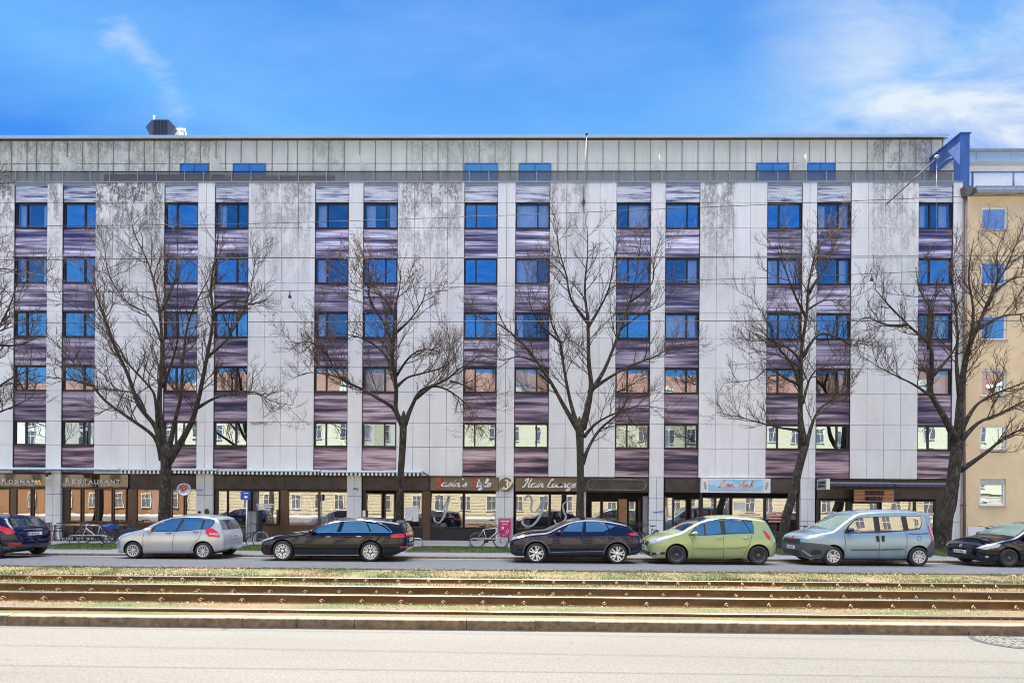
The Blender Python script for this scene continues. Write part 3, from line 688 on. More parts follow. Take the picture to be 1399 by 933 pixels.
# terrace railing
zr0, zr1 = ZT+.06, PZ(233.5, D+.1)
rail_y = D+.12
ra = MB(); ra.box(XS, XE-.4, rail_y-.02, rail_y+.03, zr1-.035, zr1)
rr = bb(ra, 'terrace_railing', M['darksteel'])
x = XS+.3; k = 0
while x < XE-.5:
    po = MB(); po.box(x-.02, x+.02, rail_y-.02, rail_y+.02, zr0, zr1-.035); po.box(x-.05, x+.05, rail_y+.03, rail_y+.05, zr1-.12, zr1-.06)
    sub(po, 'post', M['steel'], rr)
    x += 1.45 if k % 2 else 1.0; k += 1
iv = MB(); iv.add([(XS, rail_y+.035, zr0+.06), (XE-.42, rail_y+.035, zr0+.06), (XE-.42, rail_y+.035, zr1-.04), (XS, rail_y+.035, zr1-.04)], [(0, 1, 2, 3)]); sub(iv, 'railing_infill', M['veil'], rr)
scr = MB(); scr.box(PX(143, D+.4, 240), PX(306, D+.4, 240), D+.35, D+.38, zr0, zr1-.02); sub(scr, 'wind_screen', mat('purple_brown_screen', (.10, .075, .085), .6, 0, .3, 1.5), rr)
scr = MB(); scr.box(PX(306, D+.4, 240), PX(458, D+.4, 240), D+.35, D+.38, zr0, zr1-.08); sub(scr, 'wind_screen', mat('brown_screen', (.17, .135, .12), .6, 0, .3, 1.5), rr)
for u in (84, 287.5, -118):
    xx = PX(u, D+.25, 220); mb = MB(); mb.box(xx-.02, xx+.02, D+.25, YA-.04, ZT, PZ(209, D+.25)); bb(mb, 'terrace_divider', M['attic'])
for u in (902, 1102):
    xx = PX(u, D+.25, 220); mb = MB(); mb.box(xx-.02, xx+.02, D+.25, YA-.04, ZT, PZ(210, D+.25)); bb(mb, 'terrace_divider', M['attic'])
xx = PX(491, D+1.0, 220); mb = MB(); mb.box(xx-.02, xx+.02, D+1.0, YA-.04, ZT, PZ(212, D+1.0)); bb(mb, 'terrace_divider', M['attic'])
# blue clad party wall at the right end
xw0, xw1 = PX(1309, D+.1, 240), PX(1324.5, D, 240); zw = P(1316, 181.5, D).z
mb = MB(); mb.box(xw0, xw1, D+.0, D+9, ZT-.3, zw-.05); 
for k in range(1, 6): mb.box(xw0-.02, xw0+.01, D+k*.8, D+k*.8+.03, ZT+1.5, zw-.06)
mb.box(xw0-.05, xw1+.05, D-.05, D+9, zw-.05, zw)
bb(mb, 'party_wall', M['blue_clad'])
mb = MB(); mb.box(xw0-.06, xw0-.004, D+.35, D+6, ZT, ZT+1.35); bb(mb, 'party_wall_base', M['attic'])
mb = MB(); mb.tube([(xw0-.1, D+.35, ZT+1.5), (xw0-.1, D+.7, ZT+1.62), (xw0-.1, YA, ZT+1.62)], .025); bb(mb, 'hand_rail', M['steel'])
# ---------------- shopfronts
YF = D + .16
ZF0, ZF1 = PZ(670.5, D), ZB-.02
def fascia(u0, u1, mt, y0=D+.06, z0=None, z1=None, vv=660):
    mb = MB(); a, b = PX(u0, D, vv), PX(u1, D, vv); z0 = z0 or ZF0+.05; z1 = z1 or ZF1-.03
    mb.box(a+.01, b-.01, y0, y0+.1, z0, z1)
    mb.box(a, b, y0-.02, y0+.12, z0-.06, z0-.005, 1); mb.box(a, b, y0-.01, y0+.12, z1+.005, z1+.035, 1)
    mb.box(a-.0, a+.03, y0-.012, y0+.12, z0-.003, z1+.003, 1)
    return bb(mb, 'fascia', [M[mt], M['frame']])
def shopwin(u0, u1, vt=672.5, vb=717, mt='bronze', y=YF, fw_=.05, gl='shopglass', inner=None, vv=695):
    a, b = PX(u0, D, vv), PX(u1, D, vv); z1, z0 = PZ(vt, D), PZ(vb, D)
    g = MB(); t = R.uniform(-.004, .004); g.add([(a, y+t, z0), (b, y-t, z0), (b, y-t, z1), (a, y+t, z1)], [(0, 1, 2, 3)])
    o = bb(g, 'shop_window', M[gl])
    f = MB(); f.box(a-fw_, b+fw_, y-.05, y+.05, z1, z1+fw_); f.box(a-fw_, b+fw_, y-.05, y+.05, z0-fw_, z0)
    f.box(a-fw_, a, y-.048, y+.05, z0, z1); f.box(b, b+fw_, y-.048, y+.05, z0, z1)
    sub(f, 'frame', M[mt], o)
    if inner:
        c = MB(); ia, ib, im = inner
        xa, xb = a+(b-a)*ia, a+(b-a)*ib; n = max(5, int((xb-xa)/.05)); vs = []
        for i in range(n+1):
            X = xa+(xb-xa)*i/n; Y = y+.25+.03*math.sin(i*1.8); vs += [(X, Y, z0), (X, Y, z1)]
        c.add(vs, [(2*i, 2*i+2, 2*i+3, 2*i+1) for i in range(n)], 0, True); sub(c, 'curtain', M[im], o)
    return o
def riser(u0, u1, mt, vt=719, y=YF-.02):
    mb = MB(); a, b = PX(u0, D, 715), PX(u1, D, 715); mb.box(a, b, y, y+.12, 0.0, PZ(vt, D)); return bb(mb, 'riser_panel', M[mt])
def mull(u0, u1, mt, v0=671, y=YF-.04):
    mb = MB(); a, b = PX(u0, D, 700), PX(u1, D, 700); mb.box(a, b, y, y+.14, 0, PZ(v0, D)); return bb(mb, 'mullion_panel', M[mt])
# shop floors / ceilings / back walls
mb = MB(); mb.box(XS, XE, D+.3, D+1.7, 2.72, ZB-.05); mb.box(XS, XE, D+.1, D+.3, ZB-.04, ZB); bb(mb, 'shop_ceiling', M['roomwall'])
pb = [(-62, 61), (80, 268), (292, 476), (495.5, 681), (704.5, 889), (909, 1097), (1117, 1303)]
for (a, b) in ((-62, 61), (80, 174)): fascia(a, b, 'bronzeglass')
riser(-62, 61, 'bronze'); riser(80, 268, 'bronze', 718.5)
for (a, b) in ((176, 219.5), (219.5, 268), (292, 388), (388, 476), (495.5, 587)): fascia(a, b, 'fascia')
# bay 0
mull(-62, -14, 'bronze'); shopwin(-10, 9, mt='frame', vb=735); mull(11, 17.5, 'bronze')
shopwin(19, 38.5, inner=(.55, 1, 'yellow_curtain')); shopwin(43, 60, inner=(0, .35, 'yellow_curtain'))
# bay 1
mull(80, 90, 'frame')
shopwin(92, 107, 671.5, 716, inner=(.8, 1, 'yellow_curtain')); shopwin(111, 128, 671.5, 716, inner=(0, .4, 'yellow_curtain')); shopwin(132, 149.5, 671.5, 716); shopwin(153, 169, 671.5, 716)
mull(172, 183, 'bronze'); shopwin(184.5, 217, 671.5, 718, inner=(.3, .75, 'curtain')); mull(219, 232, 'bronze'); shopwin(233, 248.5, 671.5, 718); shopwin(252, 267, 671.5, 718)
# bay 2
mull(292, 295, 'frame'); shopwin(296, 308, 673, 722, 'frame', inner=(0, 1, 'film')); shopwin(310, 337, 673, 722, 'frame'); shopwin(340, 379, 673, 718, 'frame', inner=(.0, .2, 'curtain'))
mull(381.5, 391, 'bronze'); shopwin(392.5, 433, 673.5, 719, 'bronze'); shopwin(436, 475, 673.5, 719, 'bronze'); riser(292, 476, 'bronze', 720)
# bay 3
mull(495.5, 499, 'frame'); shopwin(500.5, 520, 676, 728, 'bronze'); shopwin(526, 537, 676, 728, 'bronze'); shopwin(551, 575.5, 674, 720, 'bronze'); mull(577, 587, 'bronze')
shopwin(588.5, 631.5, 674.5, 720, 'frame'); shopwin(635, 680, 674.5, 720, 'frame'); riser(540, 681, 'frame', 722)
# bay 4
shopwin(705.5, 749.5, 675, 721.5, 'frame'); shopwin(753, 795, 675, 721.5, 'frame'); riser(704.5, 798, 'frame', 723)
mull(798, 801, 'steel'); fascia(797, 888, 'fascia')
for a, b in ((812, 824), (828, 848), (865, 874)): shopwin(a, b, 684, 738, 'frame', y=D+.95)
mull(850, 862, 'wood_top', 680, D+.93); mull(876, 879, 'frame', 680, D+.5); mull(880, 888.5, 'slab', 676, D+.2)
# bay 5
fascia(909, 957, 'fascia'); fascia(957, 1097, 'fascia')
shopwin(910, 919.5, 678, 735, 'frame'); shopwin(924.5, 941, 681, 735, 'frame', y=D+.5); shopwin(946, 956, 680, 730, 'frame'); mull(957, 960, 'frame')
shopwin(961.5, 977, 678, 724, 'frame', inner=(0, 1, 'roomwall')); shopwin(980, 997.5, 678, 724, 'frame'); shopwin(1002, 1045, 678, 724, 'frame'); shopwin(1048.5, 1090.5, 678, 724, 'frame')
riser(957, 1097, 'frame', 725); mull(1092, 1097, 'frame')
# bay 6
fascia(1117, 1303, 'fascia', z0=PZ(680, D, 1200), z1=PZ(668, D, 1200))
mb = MB(); mb.box(PX(1117, D), PX(1303, D), D+.1, D+.3, PZ(668, D, 1200), ZB-.02); bb(mb, 'awning_backing', M['frame'])
mull(1117, 1121, 'frame'); shopwin(1123, 1158, 681, 732, 'frame'); mull(1160, 1164, 'frame'); shopwin(1166, 1202, 684, 735, 'frame'); shopwin(1207, 1251, 681, 728, 'frame'); shopwin(1254, 1279, 681, 728, 'frame'); mull(1281, 1303, 'frame', 678); riser(1204, 1300, 'frame', 730)
# goods in the shops seen through the panes
mb = MB(); rr_ = random.Random(4)
GC = [M['curtain'], M['wood_top'], M['bluebag'], M['salmon'], M['plant'], M['white']]
for (a, b) in pb:
    xa, xb = PX(a, D+1, 710), PX(b, D+1, 710); x = xa
    while x < xb-.4:
        w_ = rr_.uniform(.25, .8); h = rr_.choice([.75, .9, 1.1, 1.6, 1.9])
        if rr_.random() < .6: mb.box(x, x+w_, D+1.0, D+1.4, 0.02, h, rr_.randrange(6)); mb.box(x+.05, x+w_*.5, D+1.05, D+1.25, h+.01, h+rr_.uniform(.1, .35), rr_.randrange(6))
        x += w_ + rr_.uniform(.1, .8)
bb(mb, 'shop_shelving', GC)
# stickers and lettering on the panes
class SB:
    def __init__(s, mats): s.m = mats
    def box(s, *a): a = list(a); mi = a.pop() if len(a) > 6 else 0; q = MB(); q.box(*a); bb(q, 'window_sticker', s.m[mi])
    def tube(s, p, r, n, mi): q = MB(); q.tube(p, r, n); bb(q, 'poster_handle', s.m[mi])
def wbox(mb, u0, u1, v0, v1, y, mi=0):
    mb.box(PX(u0, D, 700), PX(u1, D, 700), y, y+.006, PZ(v1, D), PZ(v0, D), mi)
mb = SB([M['film'], M['white']])
wbox(mb, 393, 411, 690, 718, YF+.06, 0); wbox(mb, 412, 432, 703, 718, YF+.06, 0); wbox(mb, 437, 446, 702, 719, YF+.06, 0)
for (a, b, v0, v1) in ((553, 562, 693, 712), (563, 571, 691, 713), (1005, 1020, 684, 694)): wbox(mb, a, b, v0, v1, YF-.012, 1)
for u in (403, 420, 447): 
    x_ = PX(u, D, 700); mb.tube([(x_-.25, YF+.05, PZ(700, D)), (x_-.22, YF+.05, PZ(684, D)), (x_-.08, YF+.05, PZ(680, D)), (x_+.1, YF+.05, PZ(684, D)), (x_+.16, YF+.05, PZ(700, D)), (x_+.34, YF+.05, PZ(712, D))], .045, 6, 1)
mb = SB([M['salmon']])
for k in range(5): wbox(mb, 1011+k*.6, 1040-k*1.2, 700+k*3, 701.6+k*3, YF-.012)
for k in range(4): wbox(mb, 1052, 1075-k*2, 696+k*4, 698+k*4, YF-.012)
mb = SB([M['white']])
for k in range(3): wbox(mb, 1132-k*.0+k, 1145-k, 695+k*3, 697+k*3, YF-.012)
wbox(mb, 1268, 1279, 696, 699, YF-.012); wbox(mb, 1270, 1277, 702, 704, YF-.012)
for k in range(3): wbox(mb, 348+k*1, 372-k*2, 690+k*3.4, 692+k*3.4, YF-.012)
# big frosted letters of the hair salon
M['frost'] = mat('frosted_vinyl', (.42, .44, .46), .5, 0, .05)
def big(word, u0, u1, v0, v1):
    return script(word, PX(u0, D, 700), PX(u1, D, 700), PZ(v1, D), PZ(v0, D)-PZ(v1, D), YF-.02, M['frost'], th=.03, slant=.1, name='frosted_letter', parent=None)
for a in (('Y', 713, 742, 676, 716), ('S', 757, 776, 684, 715), ('Y', 592, 610, 677, 712), ('S', 666, 679, 693, 714)):
    o = big(*a); o.parent = bld; o.matrix_parent_inverse = Matrix.Translation(-OFF)
# ================================================================== SIGNS, AWNINGS
def thing(mb, name, mats, label, cat, group=None, fixn=False):
    """one-mesh thing whose origin sits at its own base"""
    xs = [v[0] for v in mb.v]; ys = [v[1] for v in mb.v]; zs = [v[2] for v in mb.v]
    c = Vector(((min(xs)+max(xs))/2, (min(ys)+max(ys))/2, min(zs)))
    mb.v = [(v[0]-c.x, v[1]-c.y, v[2]-c.z) for v in mb.v]
    o = mb.build(name, mats, None, fixn); o.location = c
    return tag(o, label, cat, group)
def root(name, loc, label, cat, group=None):
    e = empty(name, loc, label, cat, group); return e
def child(o, e):
    o.parent = e; o.matrix_parent_inverse = Matrix.Translation(-Vector(e.location)); return o
def part(mb, name, mats, e, fixn=False): return child(mb.build(name, mats, None, fixn), e)
def board(u0, u1, v0, v1, y0, y1, name, mt, label, cat='sign', frame=None, vv=None):
    vv = vv or (v0+v1)/2; xa, xb = PX(u0, D, vv), PX(u1, D, vv); z0, z1 = P((u0+u1)/2, v1, D).z, P((u0+u1)/2, v0, D).z
    e = root(name, ((xa+xb)/2, y0, z0), label, cat)
    mb = MB(); mb.box(xa, xb, y0, y1, z0, z1); part(mb, 'panel', mt, e)
    if frame:
        f = MB(); t = .05
        for a in ((xa-t, xb+t, z1, z1+t), (xa-t, xb+t, z0-t, z0), (xa-t, xa, z0, z1), (xb, xb+t, z0, z1)): f.box(a[0], a[1], y0-.02, y1, a[2], a[3])
        part(f, 'frame', frame, e)
    return e, xa, xb, z0, z1
e, xa, xb, z0, z1 = board(589, 680.5, 653, 669, D-.04, D+.055, 'shop_sign', M['gold'], "brown salon sign reading Yasin`s Style with red capitals", frame=M['bronze'])
child(script('Yasin`s Style', xa+.22, xb-.38, z0+.16, .42, D-.07, [M['white'], M['redpaint']], (0, 8), th=.068), e)
e, xa, xb, z0, z1 = board(705, 795, 653.5, 670, D-.04, D+.055, 'shop_sign', M['gold'], 'brown salon sign reading Hair Lounge in cream script, partly behind a tree', frame=M['bronze'])
child(script('Hair Lounge', xa+.36, xb-.34, z0+.17, .42, D-.07, [M['white']], th=.068), e)
def disc_sign(u, v, rpx, y, name, mt, label, th=.08):
    c = P(u, v, D); r = rpx / 26.8; e = root(name, (c.x, y, c.z - r), label, 'sign')
    mb = MB(); mb.lathe([(r, 0), (r, th)], (c.x, y, c.z), 'y', 40, smooth=False); part(mb, 'disc', mt, e); return e, c, r
e, c, r = disc_sign(691.5, 662, 9.6, D-.09, 'round_sign', M['gold'], 'round brown sign with entwined cream letters Y and S between two salon signs')
child(script('Y', c.x-.14, c.x+.24, c.z-.16, .40, D-.115, [M['cream']], th=.07), e); child(script('S', c.x-.22, c.x+.12, c.z-.25, .38, D-.117, [M['cream']], th=.08), e)
# faded outline of a removed sign
xa, xb = PX(803, D, 660), PX(882, D, 660); zc = P(842, 662, D).z; mb = MB(); hh = .26
pts = [(xa+.2, zc-hh), (xb-.2, zc-hh)] + [(xb-.2+.2*math.sin(a), zc-hh+.2-.2*math.cos(a)) for a in (0.4, .8, 1.2, 1.57)] + [(xb, zc+hh-.2)] + [(xb-.2+.2*math.cos(a), zc+hh-.2+.2*math.sin(a)) for a in (0.4, .8, 1.2, 1.57)] + [(xa+.2, zc+hh)] + [(xa+.2-.2*math.sin(a), zc+hh-.2+.2*math.cos(a)) for a in (.4, .8, 1.2, 1.57)] + [(xa, zc-hh+.2)] + [(xa+.2-.2*math.cos(a), zc-hh+.2-.2*math.sin(a)) for a in (.4, .8, 1.2, 1.57)]
mb.tube([(p[0], D+.05, p[1]) for p in pts] + [(pts[0][0], D+.05, pts[0][1])], .018, 5)
thing(mb, 'sign_outline', mat('worn_silver_line', (.28, .25, .23), .5, .2, .5, 5), 'pale rounded outline left of a removed sign over the recessed doorway', 'sign')
# Lan Anh
e, xa, xb, z0, z1 = board(956.5, 1050.5, 653.5, 673, D-.16, D+.05, 'shop_sign', M['white'], 'white and sky blue light box sign reading Lan Anh in coral script')
def skyp():
    m, nt, out = newmat('washed_sky_print'); p = N(nt, 'ShaderNodeBsdfPrincipled'); nt.links.new(p.outputs[0], out.inputs[0]); p.inputs['Roughness'].default_value = .4
    n = noise(nt, coords(nt, (.8, 1, 2)), 1.3, 3); nt.links.new(ramp(nt, n, [(.35, (.62, .68, .82)), (.5, (.42, .68, .82)), (.62, (.22, .60, .75))]), p.inputs['Base Color']); return m
mb = MB(); mb.box(xa+.36, xb-.36, D-.168, D-.16, z0+.08, z1-.06); part(mb, 'sky_print', skyp(), e)
child(script('Lan Anh', xa+.85, xb-.85, z0+.26, .38, D-.19, [M['salmon']], th=.05), e)
mb = MB(); xq = xa+.5
while xq < xb-.5: l = R.uniform(.05, .16); mb.box(xq, xq+l, D-.174, D-.168, z0+.13, z0+.17); xq += l+.04
part(mb, 'small_print', mat('pink_small_print', (.8, .5, .55), .5, 0, .1), e)
for xc, s_ in ((xa+.19, 1), (xb-.19, -1)):
    mb = MB(); zc = (z0+z1)/2
    for k, (dx, dz, a) in enumerate([(0, .16, .9), (-.04, .06, 2.3), (.04, -.02, .8), (0, -.12, 2.2), (.03, -.2, .9)]):
        ca, sa = math.cos(a), math.sin(a); L = .09; W = .028
        pp = [(-L, 0), (0, W), (L, 0), (0, -W)]
        mb.add([(xc + s_*(dx + p*ca - q*sa), D-.165, zc + dz*.8 + p*sa + q*ca) for p, q in pp] , [(0, 1, 2, 3)])
    part(mb, 'flower_print', mat('brown_flower_print', (.2, .15, .06), .6, 0, .5, 20), e)
# wood slat sign
e, xa, xb, z0, z1 = board(1161.5, 1215, 669, 685.5, D-.28, D-.22, 'slatted_sign', M['black'], 'wooden slatted sign with two black lines of lettering under the grey awning')
n = 9
for i in range(n):
    mb = MB(); h = (z1-z0)/n; mb.box(xa, xb, D-.31, D-.281, z0+i*h+.008, z0+(i+1)*h-.012); part(mb, 'slat', M['wood'], e)
mb = MB(); mb.box(xa+.32, xa+.35, D-.325, D-.311, z0, z1); mb.box(xb-.38, xb-.35, D-.325, D-.311, z0, z1); part(mb, 'batten', M['wood_top'], e)
mb = MB(); mb.box(xa+.52, xb-.5, D-.318, D-.3105, z0+.335, z1-.04); mb.box(xa+.52, xb-.55, D-.318, D-.3105, z0+.05, z0+.285); part(mb, 'letter_back', M['frame'], e)
child(text('GUARDIAN', xa+.55, xb-.53, z0+.46, .19, D-.34, M['black'], bold=.03), e)
child(text('IMPERIAL', xa+.55, xb-.58, z0+.17, .19, D-.34, M['black'], bold=.03), e)
child(text('GUARDIAN', xa+.55, xb-.53, z0+.46, .19, D-.325, M['wood'], bold=.055, ext=.004), e)
child(text('IMPERIAL', xa+.55, xb-.58, z0+.17, .19, D-.325, M['wood'], bold=.055, ext=.004), e)
# projecting rectangular sign on pier 1113: box sticking out of the pier, seen at a slant
c = P(1115, 662, D); zc = c.z; e = root('projecting_sign', (c.x, D-.7, zc-.28), 'small white framed sign projecting from the pier beside the grey awning', 'sign')
mb = MB(); mb.box(c.x-.05, c.x+.12, D-.95, D-.15, zc-.26, zc+.26); part(mb, 'box', M['cream'], e)
mb = MB(); mb.box(c.x-.058, c.x-.05, D-.93, D-.17, zc-.24, zc+.24); part(mb, 'face', M['steel'], e)
child(text('GUARDIAN', -(D-.25), -(D-.85), zc+.08, .13, 0, M['black'], flip=0, bold=.02), e)
child(text('IMPERIAL', -(D-.25), -(D-.85), zc-.09, .13, 0, M['black'], flip=0, bold=.02), e)
for ch in e.children:
    if ch.name.startswith('lettering'):
        for v in ch.data.vertices: v.co = (c.x-.066 + v.co.x*.5, -v.co.y, v.co.z)
mb = MB(); mb.tube([(c.x, D-.15, zc+.2), (c.x, D, zc+.2)], .015); mb.tube([(c.x, D-.15, zc-.2), (c.x, D, zc-.2)], .015); part(mb, 'bracket', M['darksteel'], e)
# round light box D
c = P(264.5, 669, D); rr = .30; y0 = D-.75
e = root('round_sign', (c.x, y0, c.z-rr), 'white round projecting light box with a red letter D beside a concrete pier', 'sign')
mb = MB(); mb.lathe([(rr-.02, -.015), (rr, 0), (rr, .16), (rr-.02, .175)], (0, 0, 0), 'y', 36)
rot = Matrix.Rotation(math.radians(36), 4, 'Z'); ctr = Vector((c.x, y0, c.z))
mb.v = [tuple(rot @ Vector(v) + ctr) for v in mb.v]; part(mb, 'light_box', M['white'], e)
mb = MB(); mb.lathe([(rr+.012, .03), (rr+.012, .13)], (0, 0, 0), 'y', 36); mb.v = [tuple(rot @ Vector(v) + ctr) for v in mb.v]; part(mb, 'rim', M['metal_blue'], e)
for body, h, zc_, w_, mt, bo in (('D', .26, .06, .2, 'redpaint', .06), ('I I I I I I', .05, -.12, .32, 'signblue', .01)):
    t = text(body, -w_/2, w_/2, zc_, h, -.03, M[mt], bold=bo)
    for v in t.data.vertices: v.co = rot @ v.co + ctr
    child(t, e)
mb = MB(); mb.tube([(c.x+.12, y0+.12, c.z), (c.x+.45, D, c.z)], .02); part(mb, 'bracket', M['steel'], e)
# ROSHAN RESTAURANT
def lettering_thing(items, label, name='sign_lettering'):
    first = items[0]
    e = root(name, first, label, 'sign'); return e
zc = PZ(657.5, D, 30)
e = root('shop_sign', (PX(30, D, 658), D+.05, zc-.25), 'cream serif capitals ROSHAN on bronze glass fascia', 'sign')
def caps(word, u0, u1, v, hbig, hsm, parent, y=D+.035):
    xa, xb = PX(u0, D, v), PX(u1, D, v); z = P((u0+u1)/2, v, D).z; n = len(word); ws = [1.15 if i == 0 else (.45 if ch == 'I' else .95) for i, ch in enumerate(word)]; t = sum(ws); x = xa
    for i, ch in enumerate(word):
        w_ = (xb-xa)*ws[i]/t; h = hbig if i == 0 else hsm
        o = child(text(ch, x+w_*.07, x+w_*.85, z-hbig/2+h/2, h, y, M['white'], bold=.02), parent)
        mb = MB()
        for fx in ((.12, .82) if ch in 'RAHNUM' else (.12,)): mb.box(x+w_*fx-.035, x+w_*fx+.035, y, y+.01, z-hbig/2-.012, z-hbig/2+.012)
        part(mb, 'serif', M['cream'], parent)
        x += w_
caps('ROSHAN', 1, 50, 657, .30, .24, e)
e = root('shop_sign', (PX(125, D, 658), D+.05, zc-.25), 'cream serif capitals RESTAURANT on bronze glass fascia', 'sign')
caps('RESTAURANT', 88, 165, 657, .30, .24, e)
o = child(text('I I I I I I I I I I I I', PX(101, D), PX(150, D), P(125, 663.5, D).z, .055, D+.04, M['cream']), e)
# golden hand lamp on pier
c = P(62, 659.5, D); mb = MB()
for k, (dx, dz, r_) in enumerate([(-.12, 0, .1), (.02, .04, .1), (.1, -.06, .08), (-.02, -.06, .09)]): mb.lathe([(.01, -r_), (r_*.8, -r_*.6), (r_, 0), (r_*.8, r_*.6), (.01, r_)], (c.x+dx, D-.35, c.z+dz), 'z', 12)
mb.tube([(c.x+.1, D-.35, c.z), (c.x+.35, D-.3, c.z+.12), (c.x+.45, D, c.z+.12)], .012)
thing(mb, 'wall_lamp', M['orange_glow'], 'small brass cluster lamp on a bracket right of the ROSHAN lettering', 'lamp')
mb = MB(); c = P(68, 647, D); mb.box(c.x-.1, c.x+.1, D-.2, D-.02, c.z-.05, c.z+.06); mb.lathe([(.05, -.1), (.05, 0)], (c.x-.05, D-.12, c.z-.05), 'z', 10)
thing(mb, 'security_camera', M['darksteel'], 'small dark camera box at the top of the pier between the restaurant fascias', 'camera')
# awnings
def awning(u0, u1, v, label, striped=True, col='metal_blue', depth=.45, droop=.14, roller=True):
    xa, xb = PX(u0, D, v), PX(u1, D, v); z = P((u0+u1)/2, v, D-.2).z
    e = root('awning', ((xa+xb)/2, D-.2, z-.25), label, 'awning', None)
    mb = MB(); mb.prism([(D-.002, z-.10), (D-.002, z+.07), (D-depth*.6, z+.05), (D-depth, z-.02), (D-depth, z-.07), (D-depth*.6, z-.10)], 'x', xa, xb); part(mb, 'cassette', M[col], e, True)
    mb = MB(); x = xa+.03; k = 0
    while x < xb-.03:
        w_ = .105; x2 = min(xb-.03, x+w_)
        n = 4; vs = []
        for i in range(n+1):
            X = x + (x2-x)*i/n; zz_ = z-.10-droop+.03*abs(math.cos(math.pi*i/n)); zz_ = zz_ if striped else z-.10-droop+.03*abs(math.sin(math.pi*(X-xa)/.4))
            vs += [(X, D-depth+.03+.01*math.sin(X*9), z-.07), (X, D-depth+.02+.01*math.sin(X*9), zz_)]
        mb.add(vs, [(2*i, 2*i+2, 2*i+3, 2*i+1) for i in range(n)], (k % 2) if striped else 0); x += w_; k += 1
    part(mb, 'valance', [M['cream'], M['frame']] if striped else [M['awning_grey']], e)
    return e
awning(-62, 171, 640, 'long plain blue metal awning cassette above the restaurant lettering', False, 'metal_blue', .5, .02)
awning(172, 303, 641, 'retracted awning with striped scalloped valance behind the leftmost full tree')
awning(304.5, 441, 642.5, 'retracted awning with striped valance above the brown fascia left of the plain pier')
awning(442.5, 578, 644, 'retracted striped awning whose right end stops beside the Yasin`s Style sign')
mb = MB(); a = P(578, 645, D-.4); b = P(587, 657, D-.2); mb.tube([tuple(a), tuple((a+b)/2 + Vector((.1, 0, .05))), tuple(b)], .035); mb.tube([tuple(b), (b.x, D, b.z-.05)], .03)
thing(mb, 'awning_bracket', M['darksteel'], 'dark folded awning arm left of the Yasin`s Style sign', 'bracket')
awning(1118, 1212.5, 660, 'dark grey rolled awning above the wooden slatted sign', False, 'awning_grey', .5, .07)
awning(1214.5, 1300, 661, 'dark grey rolled awning next to the rightmost tree', False, 'awning_grey', .5, .07)
# flagpoles
e = root('flagpole', tuple(P(797.5, 277, D)), 'white upright flagpole fixed to the facade above the third tree', 'pole')
a = P(797.5, 276, D-.05); b = P(801.5, 184, D-.35); mb = MB(); mb.tube([tuple(a), tuple(b)], .02, 8); part(mb, 'pole', M['steel'], e); mb = MB(); mb.lathe([(.02, -.03), (.07, 0), (.07, .04), (.02, .07)], tuple(b), 'z', 10); part(mb, 'knob', M['darksteel'], e)
mb = MB(); mb.box(a.x-.05, a.x+.05, a.y-.05, D+.0, a.z-.12, a.z+.1); part(mb, 'bracket', M['darksteel'], e)
e = root('flagpole', tuple(P(1213, 277, D)), 'dark slanting flagpole leaning right off the facade near the roof end', 'pole')
a = P(1211.5, 279, D-.02); b = P(1280, 216, D-1.0); mb = MB(); mb.tube([tuple(a), tuple(b)], .025, 8); part(mb, 'pole', M['darksteel'], e); mb = MB(); mb.lathe([(.02, -.05), (.09, 0), (.09, .1), (.02, .14)], tuple(b), 'z', 10); part(mb, 'knob', M['steel'], e)
mb = MB(); mb.tube([tuple(b), (b.x, b.y, P(1281, 318, D-1).z)], .006, 5); part(mb, 'rope', M['steel'], e)
# roof things
c = P(219, 183, D+3.4); s_ = 700/(D+3.4); e = root('roof_ventilator', (c.x, D+3.4, ZR), 'dark grey hexagonal ventilator housing standing on the roof', 'ventilator')
mb = MB(); zz0, zz1, zz2 = P(219, 184, D+3.4).z-.1, P(219, 173.8, D+3.4).z, P(219, 163.8, D+3.4).z; L = 1/s_
hexp = [(c.x-13.5*L, zz0), (c.x-20.5*L, zz1), (c.x-11.5*L, zz2), (c.x+11.5*L, zz2), (c.x+21*L, zz1), (c.x+13.5*L, zz0)]
mb.prism(hexp, 'y', D+3.4, D+6, 0); part(mb, 'housing', mat('anthracite_sheet', (.06, .075, .12), .5, .3, .3, 2, sc=(4, 4, .3)), e)
for k in range(-9, 10, 2):
    mb = MB(); mb.box(c.x+k*L-.012, c.x+k*L+.012, D+3.37, D+3.4, zz0, zz2-.02); part(mb, 'seam', M['darksteel'], e)
c2 = P(207, 163, D+3.4); mb = MB(); mb.tube([(c2.x, D+3.6, c2.z-.1), (c2.x, D+3.6, c2.z+.35)], .05, 8); mb.tube([(c2.x-.12, D+3.6, c2.z-.08), (c2.x+.12, D+3.6, c2.z-.08)], .05, 6); part(mb, 'vent_pipe', M['white'], e)
c3 = P(241, 176, D+3.4); c4 = P(252, 176, D+3.4); mb = MB(); mb.box(c3.x, c4.x, D+3.4, D+3.45, c3.z-.04, c3.z+.04)
mb.tube([(c4.x, D+3.42, c3.z), (P(260, 183, D+3.4).x, D+3.42, ZR-.05)], .03, 5); mb.tube([(c4.x-.1, D+3.42, c3.z), (c4.x-.1, D+3.42, ZR-.05)], .02, 5)
thing(mb, 'roof_ladder_frame', M['white'], 'thin white frame beside the dark ventilator on the roof', 'frame')
mb = MB(); c5 = P(243, 183, D+3.6); mb.prism([(c5.x-.5, ZR-.05), (c5.x+.35, ZR-.05), (c5.x+.05, P(243, 176.5, D+3.6).z), (c5.x-.2, P(243, 176.5, D+3.6).z)], 'y', D+3.6, D+4.4)
thing(mb, 'roof_hatch', M['yellow_plaster'], 'small sand coloured hatch tucked against the dark ventilator', 'hatch')
